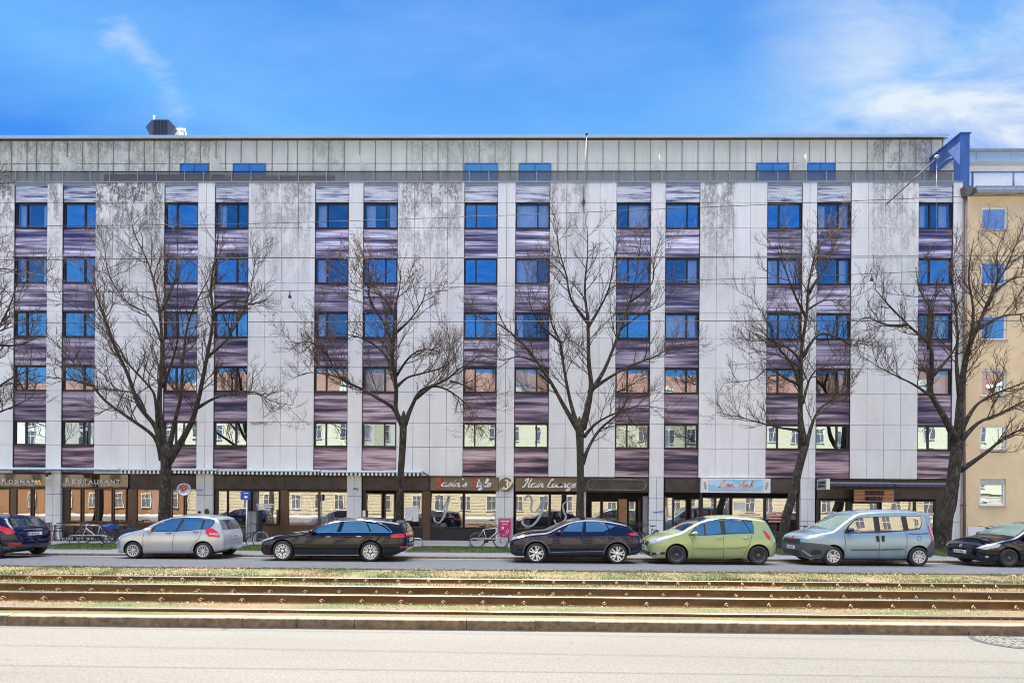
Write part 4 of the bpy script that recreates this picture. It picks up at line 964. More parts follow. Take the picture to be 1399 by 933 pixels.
# ================================================================== YELLOW BUILDING
YX0 = XE+.0; YX1 = YX0+19; ze = P(1360, 268, D).z
yb = root('ochre_apartment_building', (YX0+9, D+.05, 0), 'ochre plastered apartment building with white framed windows at the right edge', 'building')
mb = MB(); yw = D+.05
wx = []; a, b = PX(1342, D, 400), PX(1377.5, D, 400); wx = [(a, b)] + [(a+2.75*k, b+2.75*k) for k in range(1, 6)]
wz = [(P(1360, q, D).z, P(1360, p, D).z) for p, q in [(282,314),(356,389),(430,464),(504,541),(581,613.5),(654,690.5)]]
zs_ = [.92] + [z for r_ in reversed(wz) for z in r_] + [ze]
xs_ = [YX0] + [x for r_ in wx for x in r_] + [YX1]
for i in range(len(xs_)-1):
    for j in range(len(zs_)-1):
        if i % 2 == 1 and j % 2 == 1: continue
        mb.add([(xs_[i], yw, zs_[j]), (xs_[i+1], yw, zs_[j]), (xs_[i+1], yw, zs_[j+1]), (xs_[i], yw, zs_[j+1])], [(0, 1, 2, 3)])
for (a, b) in wx:
    for (c_, d_) in wz:
        mb.add([(a, yw, c_), (b, yw, c_), (b, yw, d_), (a, yw, d_), (a, yw+.2, c_), (b, yw+.2, c_), (b, yw+.2, d_), (a, yw+.2, d_)], [(0, 1, 5, 4), (1, 2, 6, 5), (2, 3, 7, 6), (3, 0, 4, 7)])
mb.box(YX0, YX1, yw+1.2, yw+11, .0, ze); mb.add([(YX1, yw, 0), (YX1, yw+11, 0), (YX1, yw+11, ze), (YX1, yw, ze)], [(0, 1, 2, 3)])
part(mb, 'wall', M['yellow_plaster'], yb)
mb = MB(); mb.box(YX0+.35, YX1, yw-.03, yw+.2, 0, .92); part(mb, 'plinth', M['plaster_white'], yb)
mb = MB(); a, b = PX(1345, D, 728), PX(1352, D, 728); mb.box(a, b, yw-.034, yw-.02, .42, .75); part(mb, 'cellar_vent', M['frame'], yb)
mb = MB(); mb.box(YX0, YX0+.3, yw-.06, yw-.0, 0, ze-.1); part(mb, 'corner_strip', M['yellow_plaster'], yb)
for i, (a, b) in enumerate(wx):
    for j, (c_, d_) in enumerate(wz):
        g = MB(); f = .09; y = yw+.10; top = .22 if j == 5 else 0
        xm = a+(b-a)*.72
        g.add([(a+f, y+.003, c_+f), (b-f, y-.002, c_+f), (b-f, y, d_-f-top), (a+f, y+.004, d_-f-top)], [(0, 1, 2, 3)])
        pane = part(g, 'window', M['glass'], yb)
        fr = MB(); fr.box(a, b, y-.04, y+.05, c_, c_+f); fr.box(a, b, y-.04, y+.05, d_-f-top, d_); fr.box(a, a+f, y-.038, y+.05, c_+f, d_-f-top); fr.box(b-f, b, y-.038, y+.05, c_+f, d_-f-top)
        fo = fr.build('frame', M['white'], pane)
        sl_ = MB(); sl_.box(a-.04, b+.04, yw-.06, yw+.1, c_-.04, c_-.003); sl_.build('sill', M['steel'], pane)
        if j in (4,): 
            cu = MB(); n = 24; vs = []
            for k in range(n+1): X = a+.1+(b-a-.2)*k/n; vs += [(X, y+.2+.03*math.sin(k*1.6), c_), (X, y+.2+.03*math.sin(k*1.6), d_)]
            cu.add(vs, [(2*k, 2*k+2, 2*k+3, 2*k+1) for k in range(n)], 0, True); cu.build('curtain', M['curtain'], pane)
        if j == 5 or (i > 0 and (i+j) % 3 == 0):
            rs = MB(); hh = .25 if j == 5 else .5; rs.box(a+.03, b-.03, y-.06, y-.042, d_-.03-hh, d_-.02); rs.build('roller_shutter', M['steel'], pane)
mb = MB(); mb.box(YX0+.42, YX1, yw-.38, yw+.1, ze, ze+.14); mb.prism([(yw-.30, ze+.16), (yw-.34, ze+.24), (yw-.34, ze+.34), (yw-.30, ze+.36), (yw+.0, ze+.36), (yw+.0, ze+.16)], 'x', YX0+.42, YX1); part(mb, 'eaves_gutter', M['steel'], yb, True)
mb = MB(); px_ = PX(1320.5, D-.2, 400); mb.tube([(px_, D-.12, ze+.2), (px_, D-.12, 5), (px_+.02, D-.14, 1.8), (px_+.02, D-.14, .05)], .065, 10); mb.prism([(px_-.2, ze+.35), (px_-.16, ze+.0), (px_-.07, ze-.12), (px_+.07, ze-.12), (px_+.16, ze+.0), (px_+.25, ze+.35)], 'y', D-.28, D-.02)
for z in (2, 5, 8, 11, 14): mb.box(px_-.09, px_+.09, D-.2, D+.02, z, z+.04)
part(mb, 'downpipe', mat('weathered_zinc_pipe', (.16, .12, .13), .5, .4, .2, 4), yb)
# terrace of the yellow building
zt0, zt1 = ze+.30, P(1360, 234, D).z
for k in range(9):
    xa_ = YX0+.55+k*2.05; mb = MB(); mb.box(xa_, xa_+1.92, yw+.0, yw+.02, zt0+.03, zt1-.10); part(mb, 'balustrade_panel', M['frosted'], yb)
    mb = MB(); mb.box(xa_-.085, xa_-.045, yw-.03, yw+.03, zt0-.2, zt1); part(mb, 'balustrade_post', M['blue_clad'], yb)
mb = MB(); mb.box(YX0+.4, YX1, yw-.04, yw+.02, zt1-.05, zt1); part(mb, 'balustrade_rail', M['blue_clad'], yb)
za, zb_ = P(1360, 225.5, D+2.2).z, P(1360, 213, D+2.2).z
mb = MB(); mb.box(YX0+.4, YX1, D+2.3, D+10, ze, za+.01); part(mb, 'terrace_wall', M['plaster_white'], yb)
mb = MB(); mb.box(YX0+.4, YX1, D+1.9, D+10, za+.01, zb_); 
for k in range(9): mb.box(YX0+.4+k*1.9, YX0+.44+k*1.9, D+1.88, D+1.9, za+.01, zb_)
part(mb, 'roof_fascia', M['metal_blue'], yb); mb = MB(); mb.box(YX0+.4, YX1, D+1.8, D+10, zb_, zb_+.12); part(mb, 'roof_edge', M['steel'], yb)
# ================================================================== HOUSES ACROSS THE STREET (seen mirrored in panes and paint)
M['opp_pane'] = mat('distant_pane', (.07, .075, .085), .15, 0, .3, 1)
def opp(x0, x1, wall, ground, eave, label, band):
    e = root('town_house', ((x0+x1)/2, -14, 0), label, 'building', 'houses on the near side mirrored in the panes')
    Y = -14.0; nf = 4; fh = (eave-3.6)/nf; nx = max(3, int((x1-x0)/3.1)); dx = (x1-x0)/nx
    mb = MB(); mb.box(x0, x1, Y-11, Y, 3.7, eave); part(mb, 'wall', M[wall], e)
    mb = MB(); mb.box(x0, x1, Y-11, Y+.06, 0, 3.62)
    if band:
        mb.mi = [0]*len(mb.f)
        for k in range(8): mb.box(x0, x1, Y+.06, Y+.10, .35+k*.4, .35+k*.4+.34)
    part(mb, 'ground_storey', M[ground], e)
    mb = MB(); mb.box(x0, x1, Y-.1, Y+.3, 3.62, 3.78); mb.box(x0, x1, Y-.1, Y+.45, eave-.25, eave+.02); part(mb, 'cornice', M['opp4'], e)
    mb = MB(); mb.prism([(Y+.6, eave), (Y-5.5, eave+5.2), (Y-11.6, eave)], 'x', x0, x1); part(mb, 'roof', M['tile'], e)
    src = None; hw = .55
    for i in range(nx):
        for k in range(nf+1):
            z = 1.0 if k == 0 else 3.6+(k-1)*fh+.8; xc = x0+dx*(i+.5)
            if src is None:
                g = MB(); g.box(-hw, hw, .0, .05, 0, 1.75); src = g.build('window', M['opp_pane'], e); o = src
                f = MB(); f.box(-hw-.08, hw+.08, -.02, .09, 1.75, 1.87); f.box(-hw-.08, hw+.08, -.02, .09, -.1, 0); f.box(-hw-.08, -hw, -.02, .08, 0, 1.75); f.box(hw, hw+.08, -.02, .08, 0, 1.75); f.box(-.03, .03, .02, .075, 0, 1.75); f.box(-hw, hw, .02, .073, 1.15, 1.21)
                fr = f.build('frame', M['opp4'], src)
            else:
                o = src.copy(); COL.objects.link(o); o.parent = e; f2 = fr.copy(); COL.objects.link(f2); f2.parent = o
            o.matrix_parent_inverse = Matrix.Identity(4); o.location = (xc-(x0+x1)/2, (.12 if k == 0 else .03), z)
    for i in range(0, nx, 3):
        xc = x0+dx*(i+.5); mb = MB(); mb.box(xc-.7, xc+.7, Y-3.2, Y-.9, eave+.6, eave+2.2); mb.prism([(xc-.85, eave+2.2), (xc, eave+2.9), (xc+.85, eave+2.2)], 'y', Y-4, Y-.8); part(mb, 'dormer', M['opp4'], e)
opp(-104, -72, 'opp4', 'opp2', 14.2, 'white stucco house opposite, farthest left', False)
opp(-71.7, -44, 'opp4', 'opp3', 13.4, 'white house opposite with an orange brown ground storey', False)
opp(-43.7, -12, 'opp2', 'opp1', 15.0, 'pale stucco house opposite with cream banded ground storey', True)
opp(-11.7, 18, 'opp1', 'opp1', 15.3, 'cream yellow house opposite with banded ground storey and tiled roof', True)
opp(18.3, 50, 'opp1', 'opp2', 14.8, 'cream house opposite with pale banded ground storey', True)
opp(50.3, 84, 'opp2', 'opp1', 15.3, 'pale house opposite, farthest right', True)
# ================================================================== OVERHEAD WIRES
def wire(pts, Y, label, r=.0065, ext=12):
    q = [P(u, v, Y) for u, v in pts]
    a = q[0] + (q[0]-q[1]).normalized()*ext; b = q[-1] + (q[-1]-q[-2]).normalized()*ext
    q = smooth([tuple(p) for p in [a]+q+[b]], 6); mb = MB(); mb.tube(q, r, 6)
    thing(mb, 'overhead_wire', M['wire'], label, 'wire', 'tram wires over the street')
wire([(0,309.5),(350,305.5),(700,294),(1050,279.5),(1399,265)], 12.0, 'topmost overhead wire, sloping up to the right')
wire([(0,355.5),(350,352.5),(700,352.5),(1050,350.5),(1399,350)], 9.2, 'second overhead wire from the top, level across the facade')
wire([(0,399),(350,398),(700,390),(1050,379.5),(1240,372),(1399,366)], 12.0, 'third overhead wire from the top, rising gently to the right')
wire([(0,441),(350,440),(700,439.3),(1050,438.5),(1399,438)], 9.2, 'lowest overhead wire, level across the third window row')
for (u, v, Y) in ((396, 398, 12.0), (1191, 374.5, 12.0)):
    p = P(u, v, Y); mb = MB(); mb.tube([(p.x, Y, p.z), (p.x, Y, p.z-.12)], .012, 5); mb.box(p.x-.03, p.x+.03, Y-.02, Y+.02, p.z-.16, p.z-.1)
    thing(mb, 'wire_clamp', M['darksteel'], 'small clamp hanging from the third wire, near the %s' % ('left trees' if u < 700 else 'rightmost trees'), 'clamp')
# ================================================================== TREES
YT = 22.4
def tree(name, base, trunk, limbs, label, leafy=0.0, seed=1, Y=YT, twigd=1.0, gold=True):
    r = random.Random(seed)
    tp = [P(u, v, Y) for u, v, w_ in trunk]; s = 700/Y
    root_ = Vector((P(base[0], base[1], Y).x, Y, 0.0))
    e = root('street_tree', tuple(root_), label, 'tree', 'bare street trees in front of the block')
    tm = MB(); tw = MB(); lf = MB()
    def ring(pts, rads, n, mb):
        q = smooth([(*p, w_) for p, w_ in zip(pts, rads)], 4); mb.tube([a[:3] for a in q], [max(.003, a[3]) for a in q], n)
        return q
    rr = [w_*.77/2/s for _, _, w_ in trunk]
    pts = [Vector((tp[0].x + (root_.x-tp[0].x)*1.02, Y, -.05))] + [Vector((root_.x*.8+tp[0].x*.2, Y, .22))] + tp
    dtop = (pts[-1]-pts[-2]).normalized()
    pts += [pts[-1] + dtop*.22, pts[-1] + dtop*.42, pts[-1] + dtop*.6]; rr = rr + [rr[-1]*.86, rr[-1]*.55, rr[-1]*.2]
    ring(pts, [rr[0]*1.6, rr[0]*1.12] + rr, 16, tm)
    seeds = []
    for li, L in enumerate(limbs):
        w0, pp = L[0], L[1:]
        dy = r.uniform(-1.5, 1.5) if li else 0; n = len(pp)
        q = []
        for i, (u, v) in enumerate(pp):
            t = i/(n-1); q.append(P(u, v, Y + dy*t*t**.2))
        # small crookedness
        q2 = [q[0]] + [p + Vector((r.uniform(-.05, .05), r.uniform(-.12, .12), r.uniform(-.05, .05))) for p in q[1:]]
        w0 = w0*.86; w1 = .06*w0+.4
        rad = [((w0)*(1-t_)**1.15 + w1*t_)/2/s*(1.3 if t_ == 0 else 1) for t_ in [i/(n-1) for i in range(n)]]
        seeds.append((ring(q2, rad, 8, tm), 0))
    up_ = Vector((0, 0, 1))
    cnt = [0]
    def grow(q, lvl):
        # q: list of (x,y,z,r); spawn children
        L = 0; seg = []
        for i in range(len(q)-1):
            a, b = Vector(q[i][:3]), Vector(q[i+1][:3]); seg.append((L, a, b, q[i][3])); L += (b-a).length
        if L < .05: return
        step = (.34, .185, .125)[lvl] / twigd; d = L*(.22 if lvl == 0 else .12) + r.uniform(0, step)
        side = r.choice((-1, 1)); si = 0
        while d < L:
            while si < len(seg)-1 and seg[si+1][0] < d: si += 1
            l0, a, b, ra = seg[si]; t = (b-a).normalized(); p = a + t*(d-l0)
            frac = d/L
            ln = ((2.3, .95, .40)[lvl])*(1-.5*frac)*r.uniform(.5, 1.25)
            if lvl == 0: ln = min(ln, L*.7)
            perp = t.cross(Vector((r.uniform(-1, 1), r.uniform(-1.5, 1.5), r.uniform(-1, 1)))).normalized()
            ang = r.uniform(.45, .95); dr = (t*math.cos(ang) + perp*math.sin(ang) + up_*.16).normalized()
            k = (7, 5, 3)[lvl]; cur = [(*p, min(ra*.6, (.022, .0095, .0058)[lvl]))]; c = p
            for j in range(1, k+1):
                dr = (dr + up_*((-.06+.26*j/k) if lvl == 0 else .12) + Vector((r.uniform(-1, 1), r.uniform(-1, 1), r.uniform(-1, 1)))*(.22, .30, .34)[lvl]).normalized()
                c = c + dr*(ln/k); cur.append((*c, cur[0][3]*(1-j/k) + .0032))
            tw.tube([x[:3] for x in cur], [x[3] for x in cur], (5, 4, 3)[lvl], cap=False)
            cnt[0] += 1
            if lvl < 2: grow(cur, lvl+1)
            if lvl >= 1:
                pz = c.z
                if leafy and r.random() < leafy*(.25 + max(0, (pz-7)/5)):
                    for _ in range(r.randint(1, 3)):
                        o = c + Vector((r.uniform(-.06, .06), r.uniform(-.06, .06), r.uniform(-.07, .03))); z_ = r.uniform(.018, .038); a1 = r.uniform(0, 6.3)
                        v1 = Vector((math.cos(a1), math.sin(a1), r.uniform(-.8, .8)))*z_; v2 = Vector((-math.sin(a1), math.cos(a1), r.uniform(-.8, .8)))*z_*.6
                        lf.add([o-v1, o-v2, o+v1, o+v2], [(0, 1, 2, 3)])
                elif gold and r.random() < .5:
                    o = c; lf.add([o+Vector((-.011, 0, -.012)), o+Vector((.011, 0, -.012)), o+Vector((0, .006, .022))], [(0, 1, 2)])
            d += step*r.uniform(.6, 1.4)
    for q, l in seeds: grow(q, 0)
    # end shoots
    part(tm, 'trunk', M['bark'], e)
    c = part(tw, 'crown', M['twig'], e)
    if lf.v: lf.build('seed_clusters' if leafy else 'buds', M['leaf'], c)
    return e
def Z(o, k, pts): return [(o[0]+a/k, o[1]+b/k) for a, b in pts]
def limbs(o, k, L): return [[w_]+Z(o, k, p) for w_, p in L]
o1, k1 = (60, 290), 2.17
T1 = tree('t', (225, 748), [(224.5, 707, 19), (226, 660, 17), (227, 635, 17), (226.5, 620, 18)], limbs(o1, k1, [
 (7, [(350,735),(328,670),(255,612),(188,563),(148,515),(90,450),(35,392),(0,362)]),
 (8.5, [(352,735),(338,640),(290,575),(245,480),(210,400),(180,310),(140,230),(112,165)]),
 (5, [(338,640),(330,560),(310,520),(255,450),(205,380),(120,300),(40,250)]),
 (9, [(362,730),(352,640),(350,560),(351,450),(348,350),(340,260),(315,160),(270,70),(262,20)]),
 (7, [(366,725),(385,620),(405,540),(418,440),(430,330),(468,240),(500,180)]),
 (9, [(370,740),(430,635),(462,560),(482,440),(497,320),(503,220),(512,110),(516,30)]),
 (4.5, [(455,580),(510,550),(560,537),(625,530),(680,560),(740,572)]),
 (4, [(148,515),(90,500),(30,492),(-30,480)]),
 (3.5, [(352,520),(380,430),(400,350),(395,250),(410,150)]),
 (3.5, [(300,590),(270,540),(215,525),(160,470),(120,440)]),
 (3.5, [(485,430),(540,380),(590,300),(610,220),(625,120)]),
 (3.5, [(348,380),(310,300),(240,260),(190,180),(180,90)]),
 (3, [(500,290),(560,260),(610,270),(660,260)]),
 (3, [(345,300),(380,220),(395,140),(400,60)]),
]), 'leftmost full bare tree, trunk behind the roof of the silver car', 0, 11)
o2, k2 = (380, 330), 2.39
T2 = tree('t', (543, 748), [(544, 707, 11), (547, 655, 11.5), (550, 610, 12), (551, 580, 13)], limbs(o2, k2, [
 (7, [(405,600),(375,545),(330,512),(280,485),(230,462),(190,420),(160,370),(135,310),(125,220)]),
 (8.5, [(408,600),(382,548),(380,470),(376,380),(378,300),(388,220),(398,150),(402,80)]),
 (8, [(412,598),(428,545),(465,492),(510,472),(560,490),(610,530),(655,575)]),
 (5, [(450,512),(500,470),(548,455),(590,420),(640,385),(682,340)]),
 (4.5, [(382,480),(420,440),(470,428),(540,400),(560,340),(555,280)]),
 (4.5, [(376,410),(330,352),(285,322),(220,300),(150,290)]),
 (4.5, [(377,340),(340,260),(300,190),(290,110),(300,50)]),
 (4, [(385,440),(430,370),(480,350),(530,362)]),
 (4, [(230,462),(180,440),(110,430),(50,440)]),
 (4, [(382,300),(430,250),(470,190),(480,130)]),
 (3.5, [(160,370),(110,330),(60,330),(20,320)]),
 (3, [(385,250),(340,180),(260,150),(200,90)]),
 (3, [(560,455),(600,470),(660,500),(710,560)]),
]), 'small bare tree with brown seed clusters left of the Yasin`s Style sign', .55, 12, twigd=1.12)
o3, k3 = (640, 280), 2.12
T3 = tree('t', (792, 750), [(791.5, 707, 13), (793, 660, 12.5), (792.5, 610, 13), (792, 588, 15)], limbs(o3, k3, [
 (7.5, [(320,655),(278,582),(240,520),(200,455),(160,400),(110,362),(60,335),(10,320)]),
 (6.5, [(318,650),(292,565),(275,480),(265,395),(240,340),(232,250),(228,170)]),
 (9.5, [(330,650),(352,540),(348,450),(345,340),(336,240),(345,140),(345,60)]),
 (7, [(350,545),(390,480),(430,375),(460,300),(490,200),(500,70)]),
 (5, [(365,528),(420,490),(470,465),(540,440),(600,410),(660,400)]),
 (6.5, [(330,750),(350,700),(380,650),(440,600),(470,560),(520,545)]),
 (5, [(334,672),(375,630),(430,600),(500,580),(575,590)]),
 (4.5, [(346,355),(380,300),(410,240),(425,150),(440,90)]),
 (4.5, [(344,340),(300,270),(282,200),(255,110),(262,40)]),
 (3.5, [(270,400),(220,350),(180,300),(170,220)]),
 (3, [(440,360),(500,320),(560,290),(620,240)]),
 (3, [(200,455),(150,440),(90,450),(20,430)]),
 (3, [(470,280),(530,230),(540,150),(560,90)]),
]), 'bare forked tree in front of the Hair Lounge sign', 0, 13)
o4, k4 = (950, 300), 2.17
T4 = tree('t', (1067, 750), [(1074, 707, 15), (1082, 680, 14), (1091, 641, 13), (1099.5, 610, 12.5)], limbs(o4, k4, [
 (9.5, [(325,670),(316,590),(308,480),(315,380),(328,280),(335,200),(352,110),(372,30)]),
 (4.5, [(322,625),(262,615),(205,605),(130,590),(60,572)]),
 (6, [(328,672),(352,600),(372,560),(430,520),(485,480)]),
 (4.5, [(310,500),(280,430),(240,360),(215,310),(160,225)]),
 (4.5, [(314,420),(282,382),(235,368),(140,325)]),
 (4.5, [(316,410),(360,345),(420,350),(480,370),(545,325)]),
 (4, [(308,490),(270,470),(220,440),(180,470),(110,482)]),
 (4, [(328,290),(300,220),(265,140),(240,70)]),
 (4.5, [(335,220),(380,150),(410,90),(432,30)]),
 (4, [(318,545),(350,460),(400,430),(455,430)]),
 (3, [(312,440),(260,410),(200,390),(150,400)]),
 (3, [(330,270),(380,240),(440,240),(480,190)]),
]), 'leaning bare tree between the Lan Anh sign and the projecting sign', 0, 14, twigd=1.05)
o5, k5 = (1150, 250), 1.904
T5 = tree('t', (1287, 752), [(1292, 707, 21), (1297, 690, 20), (1302, 655, 18), (1308, 610, 18)], limbs(o5, k5, [
 (9.5, [(303,680),(257,610),(240,540),(235,470),(220,420),(170,370),(130,320),(80,278)]),
 (11, [(304,670),(311,545),(330,440),(360,370),(400,280),(440,200),(480,90)]),
 (7, [(306,675),(350,625),(400,600),(480,568),(560,530)]),
 (7, [(308,748),(370,700),(430,660),(480,633),(570,600)]),
 (6, [(312,640),(350,580),(400,550),(480,518),(570,470)]),
 (6, [(308,560),(290,470),(300,380),(290,280),(280,170)]),
 (5, [(328,450),(340,340),(332,240),(350,140)]),
 (5, [(358,378),(410,350),(480,338),(560,300)]),
 (5, [(238,500),(280,450),(300,420),(310,350)]),
 (4, [(225,430),(230,350),(200,280),(190,220)]),
 (4, [(400,280),(450,250),(520,240)]),
 (4, [(170,370),(120,370),(60,350),(20,380)]),
 (4, [(380,320),(400,250),(400,180),(430,110)]),
 (4, [(240,560),(180,520),(110,490),(60,450)]),
]), 'rightmost bare tree with a thick leaning trunk beside the light blue van', 0, 15)
T0 = tree('t', (-78, 748), [(-62, 707, 16), (-61, 660, 15), (-60, 630, 15)], [
 [8, (-76, 640), (-61, 575), (-41, 520), (-16, 470), (14, 420), (26, 380)], [7, (-76, 640), (-46, 590), (-16, 545), (19, 515), (54, 505)], [8, (-76, 640), (-78, 540), (-76, 440), (-71, 350)],
 [5, (-56, 560), (-26, 500), (-6, 430), (-4, 370)], [6, (-76, 640), (-116, 560), (-146, 480), (-166, 400)], [5, (-36, 575), (4, 560), (44, 545)], [4, (-16, 470), (24, 470), (64, 455)]],
 'bare tree mostly outside the left edge of the photo, only its twigs reaching in', 0, 16)
# more trees of the row on the camera's own pavement (mirrored in the panes)
for k, (src, x, y, rz, lab) in enumerate([(T3, -9, -7.5, 0.6, 'bare tree on the near pavement, left of the camera'), (T1, 16, -7.5, 2.4, 'broad bare tree on the near pavement, right of the camera'), (T4, -34, -7.5, 4.0, 'leaning bare tree on the near pavement far to the left'), (T2, 38, -7.5, 1.3, 'small seedy tree on the near pavement far to the right')]):
    c = copy_tree(src); c.location = (x, y, 0); c.rotation_euler.z = rz; tag(c, lab, 'tree', 'trees on the near pavement')
# ================================================================== CARS
def interp(L, x):
    if x <= L[0][0]: return L[0][1]
    for (a, b), (c, d) in zip(L, L[1:]):
        if x <= c: return b + (d-b)*(x-a)/(c-a) if c > a else d
    return L[-1][1]
def finegrid(pts, step=.05):
    bm = bmesh.new(); vs = [bm.verts.new((p[0], p[1], 0)) for p in pts]; bm.faces.new(vs)
    for ax in (0, 1):
        lo = min(p[ax] for p in pts); hi = max(p[ax] for p in pts); k = lo + step*.5
        while k < hi:
            co = Vector((0, 0, 0)); co[ax] = k; no = Vector((0, 0, 0)); no[ax] = 1
            bmesh.ops.bisect_plane(bm, geom=bm.verts[:]+bm.edges[:]+bm.faces[:], plane_co=co, plane_no=no); k += step
    bmesh.ops.triangulate(bm, faces=[f for f in bm.faces if len(f.verts) > 4])
    bm.verts.index_update(); v = [tuple(q.co[:2]) for q in bm.verts]; f = [tuple(x.index for x in q.verts) for q in bm.faces]; bm.free(); return v, f
SQ = math.sqrt(.5)
def make_car(spec, loc, label, cat='car'):
    L, W, Hh = spec['L'], spec['W'], spec['H']; e = root('parked_car', loc, label, cat, 'cars parked along the kerb'); e.name = spec.get('name', 'parked_car')
    upper = smooth(spec['upper'], 6); lower = spec['lower']; belt = spec['belt']
    wb0, wb1, wr = spec['wf'], spec['wr'], spec['r']
    hw = W/2; tum = spec.get('tum', .36)
    def plan(x):
        t = abs(x - L*.5)/(L*.5); w_ = hw*(1-.06*t**3)
        for d in (x, L-x):
            rc = spec.get('rc', .42)
            if d < rc: w_ -= .34*(1 - math.sqrt(max(0, 1-((rc-d)/rc)**2)))
        return max(w_, .12)
    xs = sorted(set([0, .012, .03, .06, .1, .16, .22, .3, .38] + [L-a for a in (0, .012, .03, .06, .1, .16, .22, .3, .38)] + [.45 + (L-.9)*i/90 for i in range(91)]))
    rows = []; NS, NC, NT = 11, 6, 4
    for x in xs:
        zt = interp(upper, x); zb = interp(lower, x); bz = interp(belt, x); w_ = plan(x)
        if zt - zb < .05: zt = zb + .05
        rcor = min(spec.get('rcor', .13), .42*(zt-zb)); crown = min(.05, .3*(zt-zb))
        zc = zt - crown; cab = max(0, zc-bz)
        def side(z):
            y = w_ - .05*max(0, (bz*.60-z)/.5)**2 - .085*max(0, (min(z, bz)-bz*.60)/.4)**2
            if z > bz: y -= tum*(z-bz)
            return y
        pts = [(0, zb), (side(zb)*.8, zb), (side(zb)-.02, zb+.012)]
        zs1 = zc - rcor
        for i in range(1, NS+1): z = zb + .03 + (max(zs1, zb+.035) - zb - .03)*i/NS; pts.append((side(z), z))
        y0 = side(zs1); yt = y0 - rcor*1.15
        for i in range(1, NC+1): a = math.pi/2*i/NC; pts.append((y0 - rcor*1.15*(1-math.cos(a)), zs1 + rcor*math.sin(a)))
        for i in range(1, NT+1): t = i/NT; pts.append((yt*(1-t), zc + crown*(1-(1-t)**2)))
        rows.append([(x, -y, z) for y, z in pts] + [(x, y, z) for y, z in reversed(pts[1:-1])])
    n = len(rows[0]); vs = [p for r_ in rows for p in r_]; fs = [(i*n+j, (i+1)*n+j, (i+1)*n+(j+1) % n, i*n+(j+1) % n) for i in range(len(rows)-1) for j in range(n)]
    fs += [tuple(range(n)), tuple((len(rows)-1)*n + j for j in reversed(range(n)))]
    mb = MB(); mb.add(vs, fs, 0, True); pm = paint('body_paint', spec['col'], spec.get('metal', .4))
    body = mb.build('body', [pm, M['black']], None, True)
    # wheel wells
    c = MB()
    for xw in (wb0, wb1):
        for sgn in (-1, 1):
            c.lathe([(wr+.055, -.36), (wr+.055, .2)], (xw, sgn*(hw-.08) if sgn > 0 else -(hw-.08), wr+.005), 'y', 40, mi=1) if sgn > 0 else c.lathe([(wr+.055, -.2), (wr+.055, .36)], (xw, -(hw-.08), wr+.005), 'y', 40, mi=1)
    cut = c.build('cut', [pm, M['black']], None, True)
    md = body.modifiers.new('b', 'BOOLEAN'); md.object = cut; md.operation = 'DIFFERENCE'; md.solver = 'EXACT'
    dg = bpy.context.evaluated_depsgraph_get(); me = bpy.data.meshes.new_from_object(body.evaluated_get(dg)); 
    for p in me.polygons: p.use_smooth = True
    tree_ = BVHTree.FromPolygons([Vector(v) for v in vs], [tuple(f) for f in fs])
    body.modifiers.clear(); body.data = me; bpy.data.objects.remove(cut); body.parent = e
    me.name = 'body'
    # sharp edges at arches
    bm = bmesh.new(); bm.from_mesh(me)
    for ed in bm.edges:
        if len(ed.link_faces) == 2 and ed.link_faces[0].material_index != ed.link_faces[1].material_index: ed.smooth = False
    bm.to_mesh(me); bm.free()
    def proj(pts, ax, off):
        v, f = finegrid(pts); out = []
        for a, b in v:
            if ax in 'LR':
                sg = -1 if ax == 'L' else 1; o = Vector((a, sg*3, b)); d = Vector((0, -sg, 0))
            elif ax == 'F': o = Vector((-2, a, b)); d = Vector((1, 0, 0))
            elif ax == 'B': o = Vector((L+2, a, b)); d = Vector((-1, 0, 0))
            elif ax == 'T': o = Vector((a, b, 3)); d = Vector((0, 0, -1))
            elif ax in 'fg':      # diagonal from the front left / front right; a runs from nose outwards
                sg = -1 if ax == 'f' else 1; o = Vector((a*SQ, sg*a*SQ, b)) + Vector((-SQ, sg*SQ, 0))*3; d = Vector((SQ, -sg*SQ, 0))
            else:                 # 'b','c' diagonal from behind
                sg = -1 if ax == 'b' else 1; o = Vector((L-a*SQ, sg*a*SQ, b)) + Vector((SQ, sg*SQ, 0))*3; d = Vector((-SQ, -sg*SQ, 0))
            h = tree_.ray_cast(o, d)
            if h[0] is None: h = tree_.find_nearest(o + d*2.2)
            nn = h[1]
            if nn.dot(d) > 0: nn = -nn
            out.append(h[0] + nn*off)
        return out, f
    def decal(name, pts, axs, mt, off=.006, parent=e):
        for ax in axs:
            mb = MB(); v, f = proj(pts, ax, off); mb.add(v, f, 0, True)
            # skirt
            cnt = {}
            for q in f:
                for a, b in zip(q, q[1:]+q[:1]): cnt[(min(a, b), max(a, b))] = cnt.get((min(a, b), max(a, b)), 0)+1
            v2, _ = proj(pts, ax, -.004)
            for (a, b), k in cnt.items():
                if k == 1: mb.add([v[a], v[b], v2[b], v2[a]], [(0, 1, 2, 3)])
            mb.build(name, mt, parent, True)
    def line(name, pts, axs, w_, mt, off=.008, parent=e):
        pts = smooth(pts, 4) if len(pts) > 2 else pts
        out = []; n = len(pts); A, B = [], []
        for i, p in enumerate(pts):
            a = pts[max(0, i-1)]; b = pts[min(n-1, i+1)]; dx, dz = b[0]-a[0], b[1]-a[1]; l = math.hypot(dx, dz) or 1
            A.append((p[0]-dz/l*w_/2, p[1]+dx/l*w_/2)); B.append((p[0]+dz/l*w_/2, p[1]-dx/l*w_/2))
        return decal(name, A + B[::-1], axs, mt, off, parent)
    S, (xo, zo) = spec['S'], spec['o']
    def cz(pts): return [((a-xo)/S + wb0, (zo-b)/S) for a, b in pts]
    gm = spec.get('glass', M['carglass'])
    for k, w_ in enumerate(spec['windows']): decal('side_window', cz(w_), 'LR', gm, .007)
